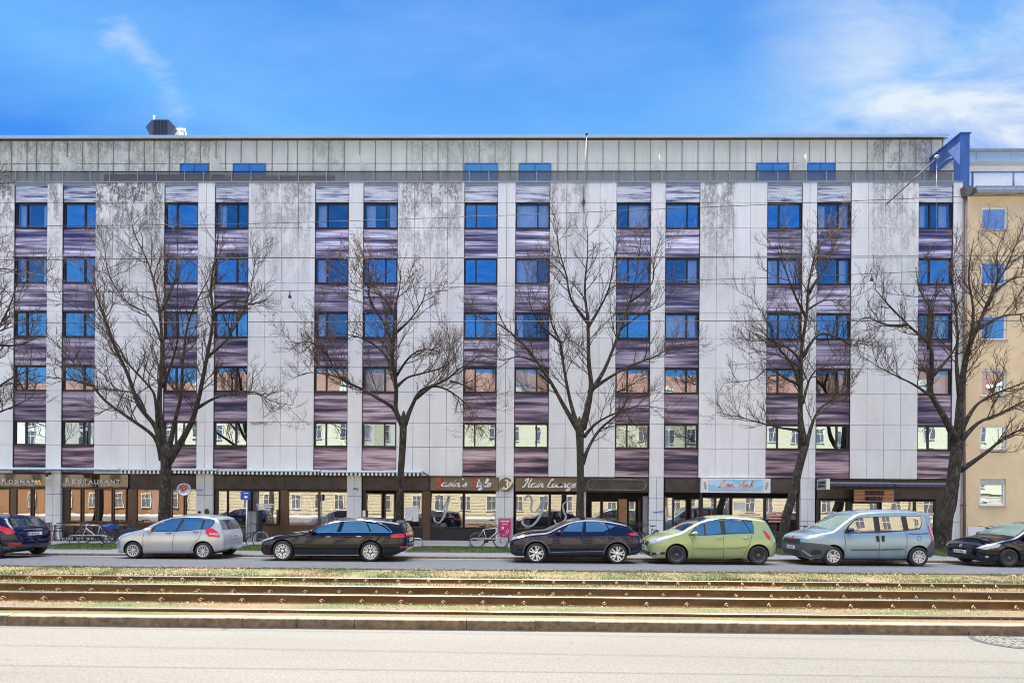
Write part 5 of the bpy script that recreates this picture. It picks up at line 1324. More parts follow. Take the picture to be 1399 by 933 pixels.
    if 'dlo' in spec: decal('window_surround', cz(spec['dlo']), 'LR', M['black'], .003)
    x0, x1 = spec['screen']; ws = spec.get('ws', .62)
    decal('windscreen', [(x0, -hw*.80), (x0-.04, 0), (x0, hw*.80), (x1, hw*ws), (x1, -hw*ws)], 'T', spec.get('wsglass', gm), .007)
    a0, a1 = spec['rear']
    if a1 - a0 > .25: decal('rear_window', [(a0, -hw*.58), (a0, hw*.58), (a1, hw*.66), (a1, -hw*.66)], 'T', M['rearglass'], .007)
    else: decal('rear_window', spec['rearwin'], 'B', M['rearglass'], .007)
    for s_ in spec.get('seams', []): line('door_seam', cz(s_), 'LR', .012, M['black'], .003)
    for h in spec['handles']:
        (hx, hz), = cz([h]); hp = spec.get('vhandle')
        for ax, sg in (('L', -1), ('R', 1)):
            mb = MB(); hit = tree_.ray_cast(Vector((hx, sg*3, hz)), Vector((0, -sg, 0)))[0]; y = hit.y
            if hp: mb.box(hx-.035, hx+.035, y+sg*.03, y-sg*.01, hz-.10, hz+.10)
            else: mb.tube([(hx-.09, y-sg*.005, hz), (hx-.07, y+sg*.03, hz+.004), (hx+.07, y+sg*.03, hz+.006), (hx+.09, y-sg*.005, hz+.003)], .013, 6)
            mb.build('door_handle', spec.get('hm', pm), e)
    (mx, mz), = cz([spec['mirror']])
    for sg in (-1, 1):
        mb = MB(); hit = tree_.ray_cast(Vector((mx+.05, sg*3, mz-.05)), Vector((0, -sg, 0)))[0]; y = hit.y
        mb.lathe([(.02, -.09), (.07, -.06), (.085, 0), (.08, .05), (.06, .06)], (0, 0, 0), 'x', 14)
        k = 5*14; mb.v[-k:] = [(mx + p[0], y + sg*.12 + p[1]*1.35, mz + p[2]*.85) for p in mb.v[-k:]]
        mb.tube([(mx+.02, y, mz-.06), (mx, y+sg*.1, mz-.03)], .02, 6)
        mb.build('wing_mirror', spec.get('mm', pm), e)
    for q in spec.get('decals', []):
        nm, pts, axs, mt, off = q[:5]; decal(nm, cz(pts) if q[5] else pts, axs, M[mt] if isinstance(mt, str) else mt, off)
    for q in spec.get('lines', []): line(q[0], cz(q[1]), 'LR', q[2], M[q[3]], .009)
    # plate
    for ax, z in (('F', spec.get('pf')), ('B', spec.get('pb'))):
        if z is None: continue
        xx = (tree_.ray_cast(Vector((-2, 0, z)), Vector((1, 0, 0)))[0].x - .02) if ax == 'F' else (tree_.ray_cast(Vector((L+2, 0, z)), Vector((-1, 0, 0)))[0].x + .005)
        mb = MB(); mb.box(xx, xx+.015, -.26, .26, z-.056, z+.056); p = mb.build('number_plate', M['plate'], e)
        xa_ = xx-.002 if ax == 'F' else xx+.015
        mb = MB(); mb.box(xa_, xa_+.002, (.21 if ax == 'F' else -.255), (.255 if ax == 'F' else -.21), z-.05, z+.05); mb.build('plate_band', M['plateblue'], p)
        y = -.17
        while y < .17: mb = MB(); mb.box(xa_-.0005, xa_+.0025, y, y+.03, z-.035, z+.035); mb.build('plate_character', M['black'], p); y += .055 if abs(y) > .03 else .075
    # wheels
    def wheel(x, sg):
        wroot = bpy.data.objects.new('wheel', None); COL.objects.link(wroot); wroot.parent = e; wroot.location = (x, sg*(hw-.115), wr); wroot.empty_display_size = .1
        if sg > 0: wroot.rotation_euler.z = math.pi
        r_ = wr; ri = r_*spec.get('rim_k', .67); t = .105
        mb = MB(); mb.lathe([(ri, t), (r_-.03, t), (r_-.004, t-.025), (r_, 0), (r_-.004, -t+.03), (r_-.02, -t+.008), (r_-.06, -t), (ri+.012, -t+.008), (ri, -t+.02)], (0, 0, 0), 'y', 44); ty = mb.build('tyre', M['rubber'], wroot)
        st = spec['rim']; mb = MB(); rm = M[{'steel': 'steelrim'}.get(st, 'alloy' if st in ('y10', 'y5') else 'silverplastic')]
        mb.lathe([(ri+.004, -t+.012), (ri-.012, -t+.016), (ri-.02, -t+.05), (ri-.025, t-.02)], (0, 0, 0), 'y', 44)
        # bottom faces of that lathe close it; dark back plate
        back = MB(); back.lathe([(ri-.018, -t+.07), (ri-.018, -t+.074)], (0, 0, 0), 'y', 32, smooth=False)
        mb.f = mb.f[:-2]; mb.mi = mb.mi[:-2]; mb.sm = mb.sm[:-2]
        def spoke(a, r0, r1, w0, w1, y0=-t+.022, th=.02, sk=0):
            ca, sa = math.cos(a), math.sin(a); cb_, sb = math.cos(a+sk), math.sin(a+sk)
            def q(rr_, ww, c_, s__, yy_): return [(rr_*c_-ww*s__, yy_, rr_*s__+ww*c_), (rr_*c_+ww*s__, yy_, rr_*s__-ww*c_)]
            v = q(r0, w0, ca, sa, y0+.012) + q(r1, w1, cb_, sb, y0-.004) + q(r0, w0, ca, sa, y0+.012+th) + q(r1, w1, cb_, sb, y0+th)
            mb.add(v, [(0, 1, 3, 2), (4, 6, 7, 5), (0, 2, 6, 4), (1, 5, 7, 3)])
        if st == 'y10':
            for k in range(5):
                a = 2*math.pi*k/5+.3
                for s_ in (-1, 1): spoke(a, .03, ri-.01, .022, .016, sk=s_*.20, y0=-t+.012); spoke(a+s_*.42, ri*.3, ri-.01, .013, .015, sk=s_*.05, y0=-t+.012)
        elif st == 'y5':
            for k in range(5):
                a = 2*math.pi*k/5+.1
                for s_ in (-1, 1): spoke(a, .03, ri-.006, .030, .019, sk=s_*.24, y0=-t+.010)
        elif st == 'cap10':
            for k in range(11): spoke(2*math.pi*k/11, .04, ri-.006, .011, .019, y0=-t+.004)
            mb.lathe([(ri+.0, -t+.0), (ri-.03, -t-.006), (ri-.035, -t+.01)], (0, 0, 0), 'y', 36); mb.f = mb.f[:-2]; mb.mi = mb.mi[:-2]; mb.sm = mb.sm[:-2]
        elif st == 'cap5':
            for k in range(5):
                for s_ in (-1, 1): spoke(2*math.pi*k/5+.2+s_*.16, .04, ri-.006, .024, .028, y0=-t+.004, sk=s_*.14)
            mb.lathe([(ri+.0, -t+.0), (ri-.022, -t-.006), (ri-.026, -t+.01)], (0, 0, 0), 'y', 36); mb.f = mb.f[:-2]; mb.mi = mb.mi[:-2]; mb.sm = mb.sm[:-2]
        else:
            mb.lathe([(.02, -t+.045), (.07, -t+.04), (.085, -t+.05), (ri*.66, -t+.028), (ri*.8, -t+.05)], (0, 0, 0), 'y', 36)
            for k in range(14): spoke(2*math.pi*k/14, ri*.72, ri-.01, .017, .017, y0=-t+.045)
        mb.lathe([(.055, -t+.03), (.05, -t+.008), (.02, -t+.004)], (0, 0, 0), 'y', 16)
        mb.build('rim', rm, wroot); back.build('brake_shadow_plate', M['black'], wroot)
    for x in (wb0, wb1):
        for sg in (-1, 1): wheel(x, sg)
    # underside
    mb = MB(); mb.box(.5, L-.5, -hw*.6, hw*.6, .16, .24); mb.build('underbody', M['black'], e)
    return e
YC = 16.9
def place(uw, spec, Y=YC): 
    x = P(uw, 755, Y).x - spec['wf']; return (x, Y + spec['W']/2, interp([(15, 0), (16.9, 0), (18.65, -.08)], Y) - .006)
# --- black estate
E = dict(name='estate_car', L=4.95, W=1.85, H=1.46, wf=.86, wr=3.79, r=.335, S=252, o=(215, 441), col=(.002, .003, .012), metal=.1, rim='y10', rim_k=.72,
 upper=[(0, .50), (.02, .60), (.08, .70), (.3, .80), (.62, .87), (1.2, .96), (1.6, 1.02), (2.0, 1.20), (2.4, 1.36), (2.8, 1.43), (3.4, 1.46), (4.0, 1.43), (4.4, 1.39), (4.72, 1.33), (4.74, 1.29), (4.85, 1.08), (4.92, .90), (4.95, .70), (4.94, .5)],
 lower=[(0, .42), (.04, .26), (.2, .18), (.9, .18), (3.8, .2), (4.6, .26), (4.88, .34), (4.95, .45)], belt=[(0, .8), (1.4, .95), (2, .94), (4.2, .99), (4.95, 1.0)],
 windows=[[(462, 197), (515, 158), (585, 122), (640, 107), (690, 104), (664, 192)], [(702, 191), (722, 105), (868, 106), (905, 118), (944, 191)], [(958, 191), (916, 119), (1000, 130), (1060, 155), (1108, 190)]],
 screen=(1.62, 2.45), rear=(4.75, 4.9), rearwin=[(-.58, 1.0), (.58, 1.0), (.5, 1.25), (-.5, 1.25)], seams=[[(690, 104), (655, 200), (655, 385)], [(955, 195), (930, 270), (880, 300)], [(440, 215), (405, 300)]],
 handles=[(600, 236), (855, 232)], hm=M['steel'], mirror=(465, 190),
 decals=[('tail_light', [(1120, 214), (1180, 206), (1240, 206), (1245, 236), (1200, 240), (1130, 236)], 'LR', 'red', .008, True), ('tail_light_bar', [(-.62, .86), (.62, .86), (.62, .95), (-.62, .95)], 'B', 'red', .008, False),
         ('headlight', [(.42, .60), (.62, .62), (.98, .74), (.96, .80), (.55, .74)], 'fg', 'lens', .008, False), ('grille', [(-.45, .42), (.45, .42), (.5, .66), (-.5, .66)], 'F', 'black', .006, False), ('lower_grille', [(-.6, .25), (.6, .25), (.62, .36), (-.62, .36)], 'F', 'black', .006, False), ('number_plate_recess', [(-.3, .62), (.3, .62), (.3, .78), (-.3, .78)], 'B', 'black', .005, False), ('rear_reflector', [(1195, 314), (1245, 310), (1245, 322), (1197, 326)], 'L', 'red', .007, True)],
 lines=[('window_chrome', [(415, 206), (462, 168), (520, 134), (600, 105), (690, 96), (780, 92), (880, 96), (1000, 113), (1080, 150), (1130, 193)], .022, 'chrome'), ('window_chrome', [(440, 201), (700, 197), (1130, 195)], .018, 'chrome'), ('sill_chrome', [(320, 388), (600, 386), (858, 384)], .022, 'chrome'), ('roof_rail', [(650, 88), (850, 80), (1050, 96)], .02, 'chrome')],
 pb=.70, pf=.34)
make_car(E, place(385.3, E), 'black estate car with chrome window line and silver multi spoke wheels')
# --- dark coupe suv
C_ = dict(name='crossover_car', L=4.45, W=1.84, H=1.50, wf=.88, wr=3.55, r=.335, S=274, o=(350, 497), col=(.002, .004, .03), metal=.2, rim='y5', rim_k=.72,
 upper=[(0, .55), (.02, .68), (.10, .84), (.35, .95), (.8, 1.04), (1.25, 1.09), (1.65, 1.28), (2.1, 1.45), (2.6, 1.51), (3.1, 1.49), (3.6, 1.41), (3.9, 1.34), (3.95, 1.29), (4.15, 1.10), (4.34, .98), (4.42, .85), (4.45, .6)],
 lower=[(0, .45), (.04, .28), (.2, .22), (.9, .22), (3.6, .23), (4.2, .3), (4.45, .45)], belt=[(0, .95), (1.4, 1.04), (2.4, 1.05), (3.6, 1.12), (4.45, 1.1)],
 windows=[[(585, 208), (640, 158), (690, 128), (778, 120), (764, 210)], [(800, 211), (806, 120), (928, 122), (980, 136), (1003, 184), (958, 208)]],
 screen=(1.28, 2.15), rear=(3.97, 4.28), seams=[[(785, 118), (772, 215), (772, 395)], [(1000, 200), (975, 280), (940, 340), (935, 395)], [(560, 215), (500, 300), (480, 395)]],
 handles=[(735, 265), (950, 262)], mirror=(555, 212),
 decals=[('quarter_window', [(1012, 182), (990, 138), (1066, 158), (1045, 172)], 'LR', M['carglass'], .007, True), ('tail_light', [(1175, 226), (1240, 214), (1275, 216), (1265, 240), (1212, 240)], 'LR', 'red', .008, True),
   ('headlight', [(.30, .78), (.55, .74), (.95, .86), (.90, .93), (.5, .86)], 'fg', 'lens', .008, False), ('grille', [(-.5, .42), (.5, .42), (.45, .70), (-.45, .70)], 'F', 'black', .006, False), ('air_intake', [(.40, .36), (.75, .36), (.78, .6), (.5, .6)], 'fg', 'black', .006, False),
   ('rear_bumper_trim', [(1185, 385), (1250, 375), (1300, 370), (1300, 430), (1180, 430)], 'L', 'black', .006, True), ('wing_mirror_base', [(556, 218), (590, 210), (590, 222), (560, 226)], 'L', 'black', .008, True)],
 lines=[('arch_lit_edge', [(232, 400), (245, 350), (290, 305), (350, 290), (410, 305), (455, 350), (468, 400)], .045, 'grey_plastic'), ('arch_lit_edge', [(962, 400), (975, 350), (1020, 305), (1080, 290), (1140, 305), (1185, 350), (1198, 400)], .045, 'grey_plastic'), ('sill_trim', [(470, 408), (720, 404), (960, 400)], .05, 'black'), ('sill_highlight', [(480, 395), (720, 388), (965, 384)], .014, 'steel')],  # grey bands round the arches stand in for lit body edges
 pf=.42, pb=.72)
make_car(C_, place(732.5, C_), 'dark blue black sporty crossover with Y spoke wheels in front of the salon')
# --- green compact van
G_ = dict(name='compact_car', L=4.26, W=1.81, H=1.62, wf=.86, wr=3.54, r=.318, S=285, o=(385, 526), col=(.36, .43, .20), metal=.3, rim='steel', rim_k=.63, rc=.5,
 upper=[(0, .50), (.02, .66), (.10, .78), (.35, .92), (.75, 1.04), (1.05, 1.13), (1.5, 1.38), (2.0, 1.56), (2.6, 1.62), (3.2, 1.61), (3.75, 1.54), (3.9, 1.48), (4.02, 1.25), (4.14, 1.0), (4.23, .82), (4.26, .6)],
 lower=[(0, .42), (.05, .24), (.2, .18), (.9, .19), (3.6, .2), (4.1, .28), (4.26, .45)], belt=[(0, .98), (1.2, .98), (2.4, 1.0), (4.26, 1.03)], tum=.34,
 windows=[[(512, 246), (570, 180), (645, 124), (647, 246)], [(664, 114), (735, 98), (806, 96), (804, 236), (662, 244)], [(850, 97), (1008, 107), (1050, 160), (1082, 226), (850, 232)], [(1032, 112), (1108, 122), (1113, 170), (1108, 220), (1094, 220), (1058, 158)]],
 dlo=[(495, 252), (560, 180), (640, 118), (735, 92), (900, 90), (1110, 112), (1120, 170), (1112, 228), (850, 240), (660, 252)],
 screen=(1.08, 1.95), rear=(3.93, 4.1), rearwin=[(-.62, 1.08), (.62, 1.08), (.55, 1.45), (-.55, 1.45)], seams=[[(826, 95), (822, 250), (820, 470)], [(500, 255), (530, 300), (535, 470)], [(1098, 230), (1060, 330), (1010, 435)], [(540, 470), (820, 472), (1000, 462)]],
 handles=[(780, 274), (1035, 272)], mirror=(548, 232), mm=None,
 decals=[('headlight', [(.38, .70), (.62, .66), (1.02, .80), (1.05, .92), (.70, .90)], 'fg', 'lens', .008, False), ('tail_light', [(1200, 200), (1222, 205), (1268, 262), (1262, 292), (1232, 272)], 'LR', 'red', .008, True),
   ('grille', [(-.42, .60), (-.08, .60), (-.08, .72), (-.40, .72)], 'F', 'black', .006, False), ('grille', [(.08, .60), (.42, .60), (.40, .72), (.08, .72)], 'F', 'black', .006, False), ('badge', [(-.05, .6), (.05, .6), (.05, .76), (-.05, .76)], 'F', 'chrome', .01, False),
   ('lower_grille', [(-.62, .27), (.62, .27), (.64, .40), (-.64, .40)], 'F', 'black', .006, False), ('fog_lamp', [(.70, .33), (.82, .33), (.84, .42), (.70, .42)], 'fg', 'lens', .01, False), ('corner_vent', [(.55, .28), (.95, .33), (.95, .41), (.55, .38)], 'fg', 'black', .006, False)],
 lines=[('rub_strip', [(556, 372), (690, 375), (818, 373)], .035, 'dkgreen'), ('rub_strip', [(838, 370), (940, 366), (1030, 354)], .035, 'dkgreen')], pf=.50)
M['dkgreen'] = mat('darker_green_strip', (.16, .24, .07), .4, 0, .05); G_.pop('mm')
make_car(G_, place(925, G_), 'light green compact family car with dark steel wheels under the Lan Anh sign')
# --- pale blue van
V_ = dict(name='passenger_van', L=4.41, W=1.83, H=1.85, wf=.91, wr=3.69, r=.32, S=259, o=(460, 543), col=(.25, .36, .44), metal=.35, rim='cap5', rim_k=.65, tum=.17, rcor=.12, rc=.45,
 upper=[(0, .60), (.02, .78), (.08, .92), (.25, 1.02), (.6, 1.12), (.98, 1.20), (1.35, 1.46), (1.7, 1.70), (1.95, 1.79), (2.5, 1.84), (3.3, 1.86), (4.0, 1.83), (4.2, 1.78), (4.30, 1.66), (4.36, 1.3), (4.40, .9), (4.41, .6)],
 lower=[(0, .42), (.05, .26), (.2, .20), (.9, .22), (3.7, .23), (4.2, .30), (4.41, .42)], belt=[(0, 1.1), (1.2, 1.10), (3, 1.16), (4.41, 1.2)],
 windows=[[(592, 262), (610, 210), (655, 165), (700, 138), (820, 128), (822, 254)], [(872, 248), (868, 128), (1058, 121), (1070, 236)], [(1112, 230), (1104, 120), (1228, 119), (1228, 180), (1208, 218)]],
 dlo=[(560, 268), (600, 205), (660, 150), (700, 132), (850, 122), (1232, 114), (1234, 185), (1212, 226), (1070, 244), (850, 262)], glass=M['vanglass'] if 'vanglass' in M else M['carglass'], wsglass=M['carglass_green'],
 screen=(1.02, 1.72), rear=(4.30, 4.36), rearwin=[(-.66, 1.12), (.66, 1.12), (.6, 1.68), (-.6, 1.68)], seams=[[(848, 122), (848, 300), (842, 470)], [(558, 268), (560, 340), (548, 470)], [(1085, 240), (1080, 330), (1068, 390), (1065, 470)], [(560, 472), (840, 474), (1060, 468)]],
 handles=[(832, 310), (878, 308)], vhandle=True, hm=M['black'], mirror=(600, 236), mm=M['black'],
 decals=[('front_bumper', [(0, .24), (.60, .24), (1.10, .26), (1.30, .30), (1.28, .62), (1.12, .70), (.80, .74), (.35, .76), (0, .76)], 'fg', 'grey_plastic', .005, False), ('rear_bumper', [(1250, 380), (1275, 350), (1300, 320), (1330, 320), (1335, 470), (1262, 470)], 'LR', 'grey_plastic', .005, True), ('rear_bumper_face', [(-.8, .32), (.8, .32), (.8, .78), (-.8, .78)], 'B', 'grey_plastic', .006, False),
   ('headlight', [(.46, .86), (.70, .82), (1.06, .92), (1.12, 1.04), (.78, 1.02), (.5, .94)], 'fg', 'lens', .009, False), ('grille', [(-.55, .68), (.55, .68), (.5, .84), (-.5, .84)], 'F', 'black', .009, False), ('lower_grille', [(-.55, .30), (.55, .30), (.5, .46), (-.5, .46)], 'F', 'black', .009, False), ('fog_recess', [(.72, .36), (1.0, .38), (.98, .52), (.76, .52)], 'fg', 'black', .009, False),
   ('tail_light', [(1286, 192), (1300, 196), (1318, 300), (1316, 330), (1296, 312)], 'LR', 'red', .009, True), ('bumper_brace', [(.42, .50), (.50, .50), (.80, .30), (.70, .30)], 'fg', 'steel', .012, False), ('badge', [(-.06, .80), (.06, .80), (.06, .92), (-.06, .92)], 'F', 'red', .012, False)],
 lines=[('rub_strip', [(606, 406), (725, 404), (845, 402)], .05, 'grey_plastic'), ('rub_strip', [(856, 401), (950, 398), (1046, 394)], .05, 'grey_plastic'), ('slide_rail', [(1100, 266), (1190, 266), (1280, 262)], .022, 'black'), ('fuel_cap', [(1187+20*math.cos(a/2), 303+20*math.sin(a/2)) for a in range(0, 13)], .01, 'bluemark')], pf=.55, pb=.95)
M['bluemark'] = mat('violet_blue_paint', (.10, .12, .62), .3, .3, .1)
make_car(V_, place(1139, V_), 'light blue passenger van with dark grey bumpers and silver wheel covers', 'van')
# --- silver hatchback
J_ = dict(name='hatchback_car', L=3.83, W=1.68, H=1.52, wf=.76, wr=3.17, r=.288, S=161, o=(733, 310), col=(.52, .55, .60), metal=.55, rim='cap10', rim_k=.70, rc=.5,
 upper=[(0, .52), (.02, .66), (.10, .77), (.35, .90), (.7, .99), (1.0, 1.07), (1.5, 1.33), (1.9, 1.46), (2.3, 1.52), (2.9, 1.52), (3.35, 1.47), (3.52, 1.40), (3.66, 1.12), (3.76, .92), (3.81, .8), (3.83, .5)],
 lower=[(0, .42), (.05, .24), (.2, .18), (.8, .18), (3.2, .2), (3.7, .28), (3.83, .4)], belt=[(0, .9), (1.0, .93), (2, .97), (3.83, 1.03)], tum=.36,
 windows=[[(843, 157), (846, 132), (880, 108), (920, 93), (988, 84), (962, 153)], [(977, 152), (1005, 84), (1103, 86), (1099, 147)], [(1112, 145), (1116, 87), (1165, 94), (1158, 120), (1138, 138)]],
 dlo=[(800, 160), (840, 128), (880, 104), (930, 86), (990, 80), (1110, 82), (1170, 92), (1162, 124), (1140, 143), (970, 158)],
 screen=(1.02, 1.78), rear=(3.53, 3.72), rearwin=[(-.56, 1.00), (.56, 1.00), (.48, 1.34), (-.48, 1.34)], seams=[[(995, 82), (960, 160), (956, 262)], [(790, 165), (788, 262)], [(1105, 150), (1100, 190), (1065, 235), (1050, 262)]],
 handles=[(930, 168), (1078, 162)], hm=M['black'], mirror=(822, 150), mm=M['alloy'],
 decals=[('tail_light', [(.60, .74), (.90, .78), (.965, .90), (.96, 1.02), (.88, 1.08), (.78, 1.06), (.66, .95), (.60, .82)], 'bc', 'red', .012, False), ('reversing_lamp', [(.64, .82), (.88, .86), (.88, .91), (.66, .88)], 'bc', 'lens', .02, False),
   ('headlight', [(.42, .66), (.66, .64), (1.0, .80), (.98, .88), (.7, .82)], 'fg', 'lens', .009, False), ('lower_grille', [(-.5, .25), (.5, .25), (.5, .38), (-.5, .38)], 'F', 'black', .006, False), ('indicator', [(768, 174), (774, 174), (774, 179), (768, 179)], 'L', 'amber', .008, True)],
 lines=[('sill_line', [(795, 262), (930, 264), (1060, 262)], .014, 'steel')], pb=.76)
make_car(J_, place(180.9, J_, 17.35), 'silver hatchback with many slotted wheel covers below the restaurant tree')
# --- black hatch at the right edge
B_ = dict(name='hatchback_car', L=4.2, W=1.76, H=1.48, wf=.87, wr=3.45, r=.305, S=387, o=(1025, 772), col=(.002, .003, .012), metal=.1, rim='steel', rim_k=.6, rc=.5,
 upper=[(0, .48), (.02, .60), (.08, .70), (.3, .80), (.7, .92), (1.15, 1.03), (1.6, 1.28), (2.0, 1.43), (2.5, 1.48), (3.2, 1.46), (3.7, 1.36), (3.95, 1.15), (4.12, .95), (4.18, .8), (4.2, .5)],
 lower=[(0, .40), (.05, .22), (.2, .17), (.9, .17), (3.5, .2), (4.1, .28), (4.2, .4)], belt=[(0, .9), (1.2, .92), (4.2, 1.0)],
 windows=[[((x-.87)*387+1025, 772-z*387) for x, z in w_] for w_ in ([(1.45, .98), (1.75, 1.22), (2.05, 1.36), (2.35, 1.37), (2.35, .99)], [(2.42, .99), (2.42, 1.37), (3.0, 1.35), (3.25, 1.25), (3.3, 1.02)])],
 wsglass=M['carglass_green'], screen=(1.18, 1.95), rear=(3.75, 4.08), handles=[((2.2-.87)*387+1025, 772-.86*387), ((3.15-.87)*387+1025, 772-.88*387)], mirror=((1.5-.87)*387+1025, 772-1.0*387), mm=None,
 seams=[[(1200, 440), (1195, 560), (1190, 690)]],
 decals=[('headlight', [(.44, .60), (.68, .57), (.98, .66), (1.02, .76), (.72, .74)], 'fg', 'lens', .009, False), ('grille', [(-.42, .56), (.42, .56), (.42, .66), (-.42, .66)], 'F', 'black', .008, False), ('badge', [(-.055, .57), (.055, .57), (.055, .68), (-.055, .68)], 'F', 'chrome', .012, False), ('lower_grille', [(-.5, .24), (.5, .24), (.5, .34), (-.5, .34)], 'F', 'black', .008, False), ('fog_lamp', [(.66, .30), (.74, .30), (.74, .37), (.66, .37)], 'fg', 'lens', .01, False)],
 lines=[('rub_strip', [(1135, 700), (1400, 690)], .03, 'black')], pf=.45)
B_.pop('mm')
make_car(B_, place(1379.9, B_), 'black hatchback with clear headlamp cut by the right edge of the photo')
# --- blue black hatch at the left edge
F_ = dict(name='hatchback_car', L=3.95, W=1.72, H=1.48, wf=.80, wr=3.29, r=.30, S=168, o=(0, 305), col=(.002, .006, .035), metal=.2, rim='steel', rim_k=.6, rc=.5,
 upper=[(0, .52), (.02, .66), (.1, .78), (.4, .92), (1.0, 1.04), (1.5, 1.3), (1.9, 1.43), (2.4, 1.48), (3.0, 1.46), (3.45, 1.41), (3.52, 1.36), (3.72, 1.12), (3.84, .98), (3.90, .80), (3.95, .6), (3.95, .5)],
 lower=[(0, .42), (.05, .24), (.2, .18), (.8, .18), (3.2, .2), (3.8, .28), (3.95, .38)], belt=[(0, .92), (1.2, .94), (3.95, 1.06)],
 windows=[[((x-.80)*168, 305-z*168) for x, z in w_] for w_ in ([(1.4, .99), (1.7, 1.22), (2.0, 1.37), (2.3, 1.38), (2.3, 1.01)], [(2.37, 1.01), (2.37, 1.38), (2.95, 1.36), (3.15, 1.28), (3.2, 1.10)])],
 screen=(1.05, 1.9), rear=(3.54, 3.74), rearwin=[(-.58, 1.02), (.58, 1.02), (.48, 1.32), (-.48, 1.32)], handles=[((2.2-.8)*168, 305-.9*168)], mirror=((1.45-.8)*168, 305-1.0*168),
 decals=[('tail_light', [(.52, .86), (.70, .80), (.95, .98), (1.02, 1.16), (.80, 1.06), (.60, .98)], 'bc', 'red', .010, False), ('reflector', [(.35, .44), (.70, .44), (.68, .52), (.38, .52)], 'bc', 'red', .009, False), ('rear_bumper', [(0, .26), (.9, .26), (.95, .40), (.4, .44), (0, .38)], 'bc', 'grey_plastic', .006, False), ('boot_chrome', [(-.35, .93), (.35, .93), (.35, .955), (-.35, .955)], 'B', 'chrome', .01, False)],
 pb=.80)
make_car(F_, (P(16, 755, YC).x - 3.95, YC + .86, -.006), 'dark blue black hatchback cut by the left edge, red tail lamp towards the camera')
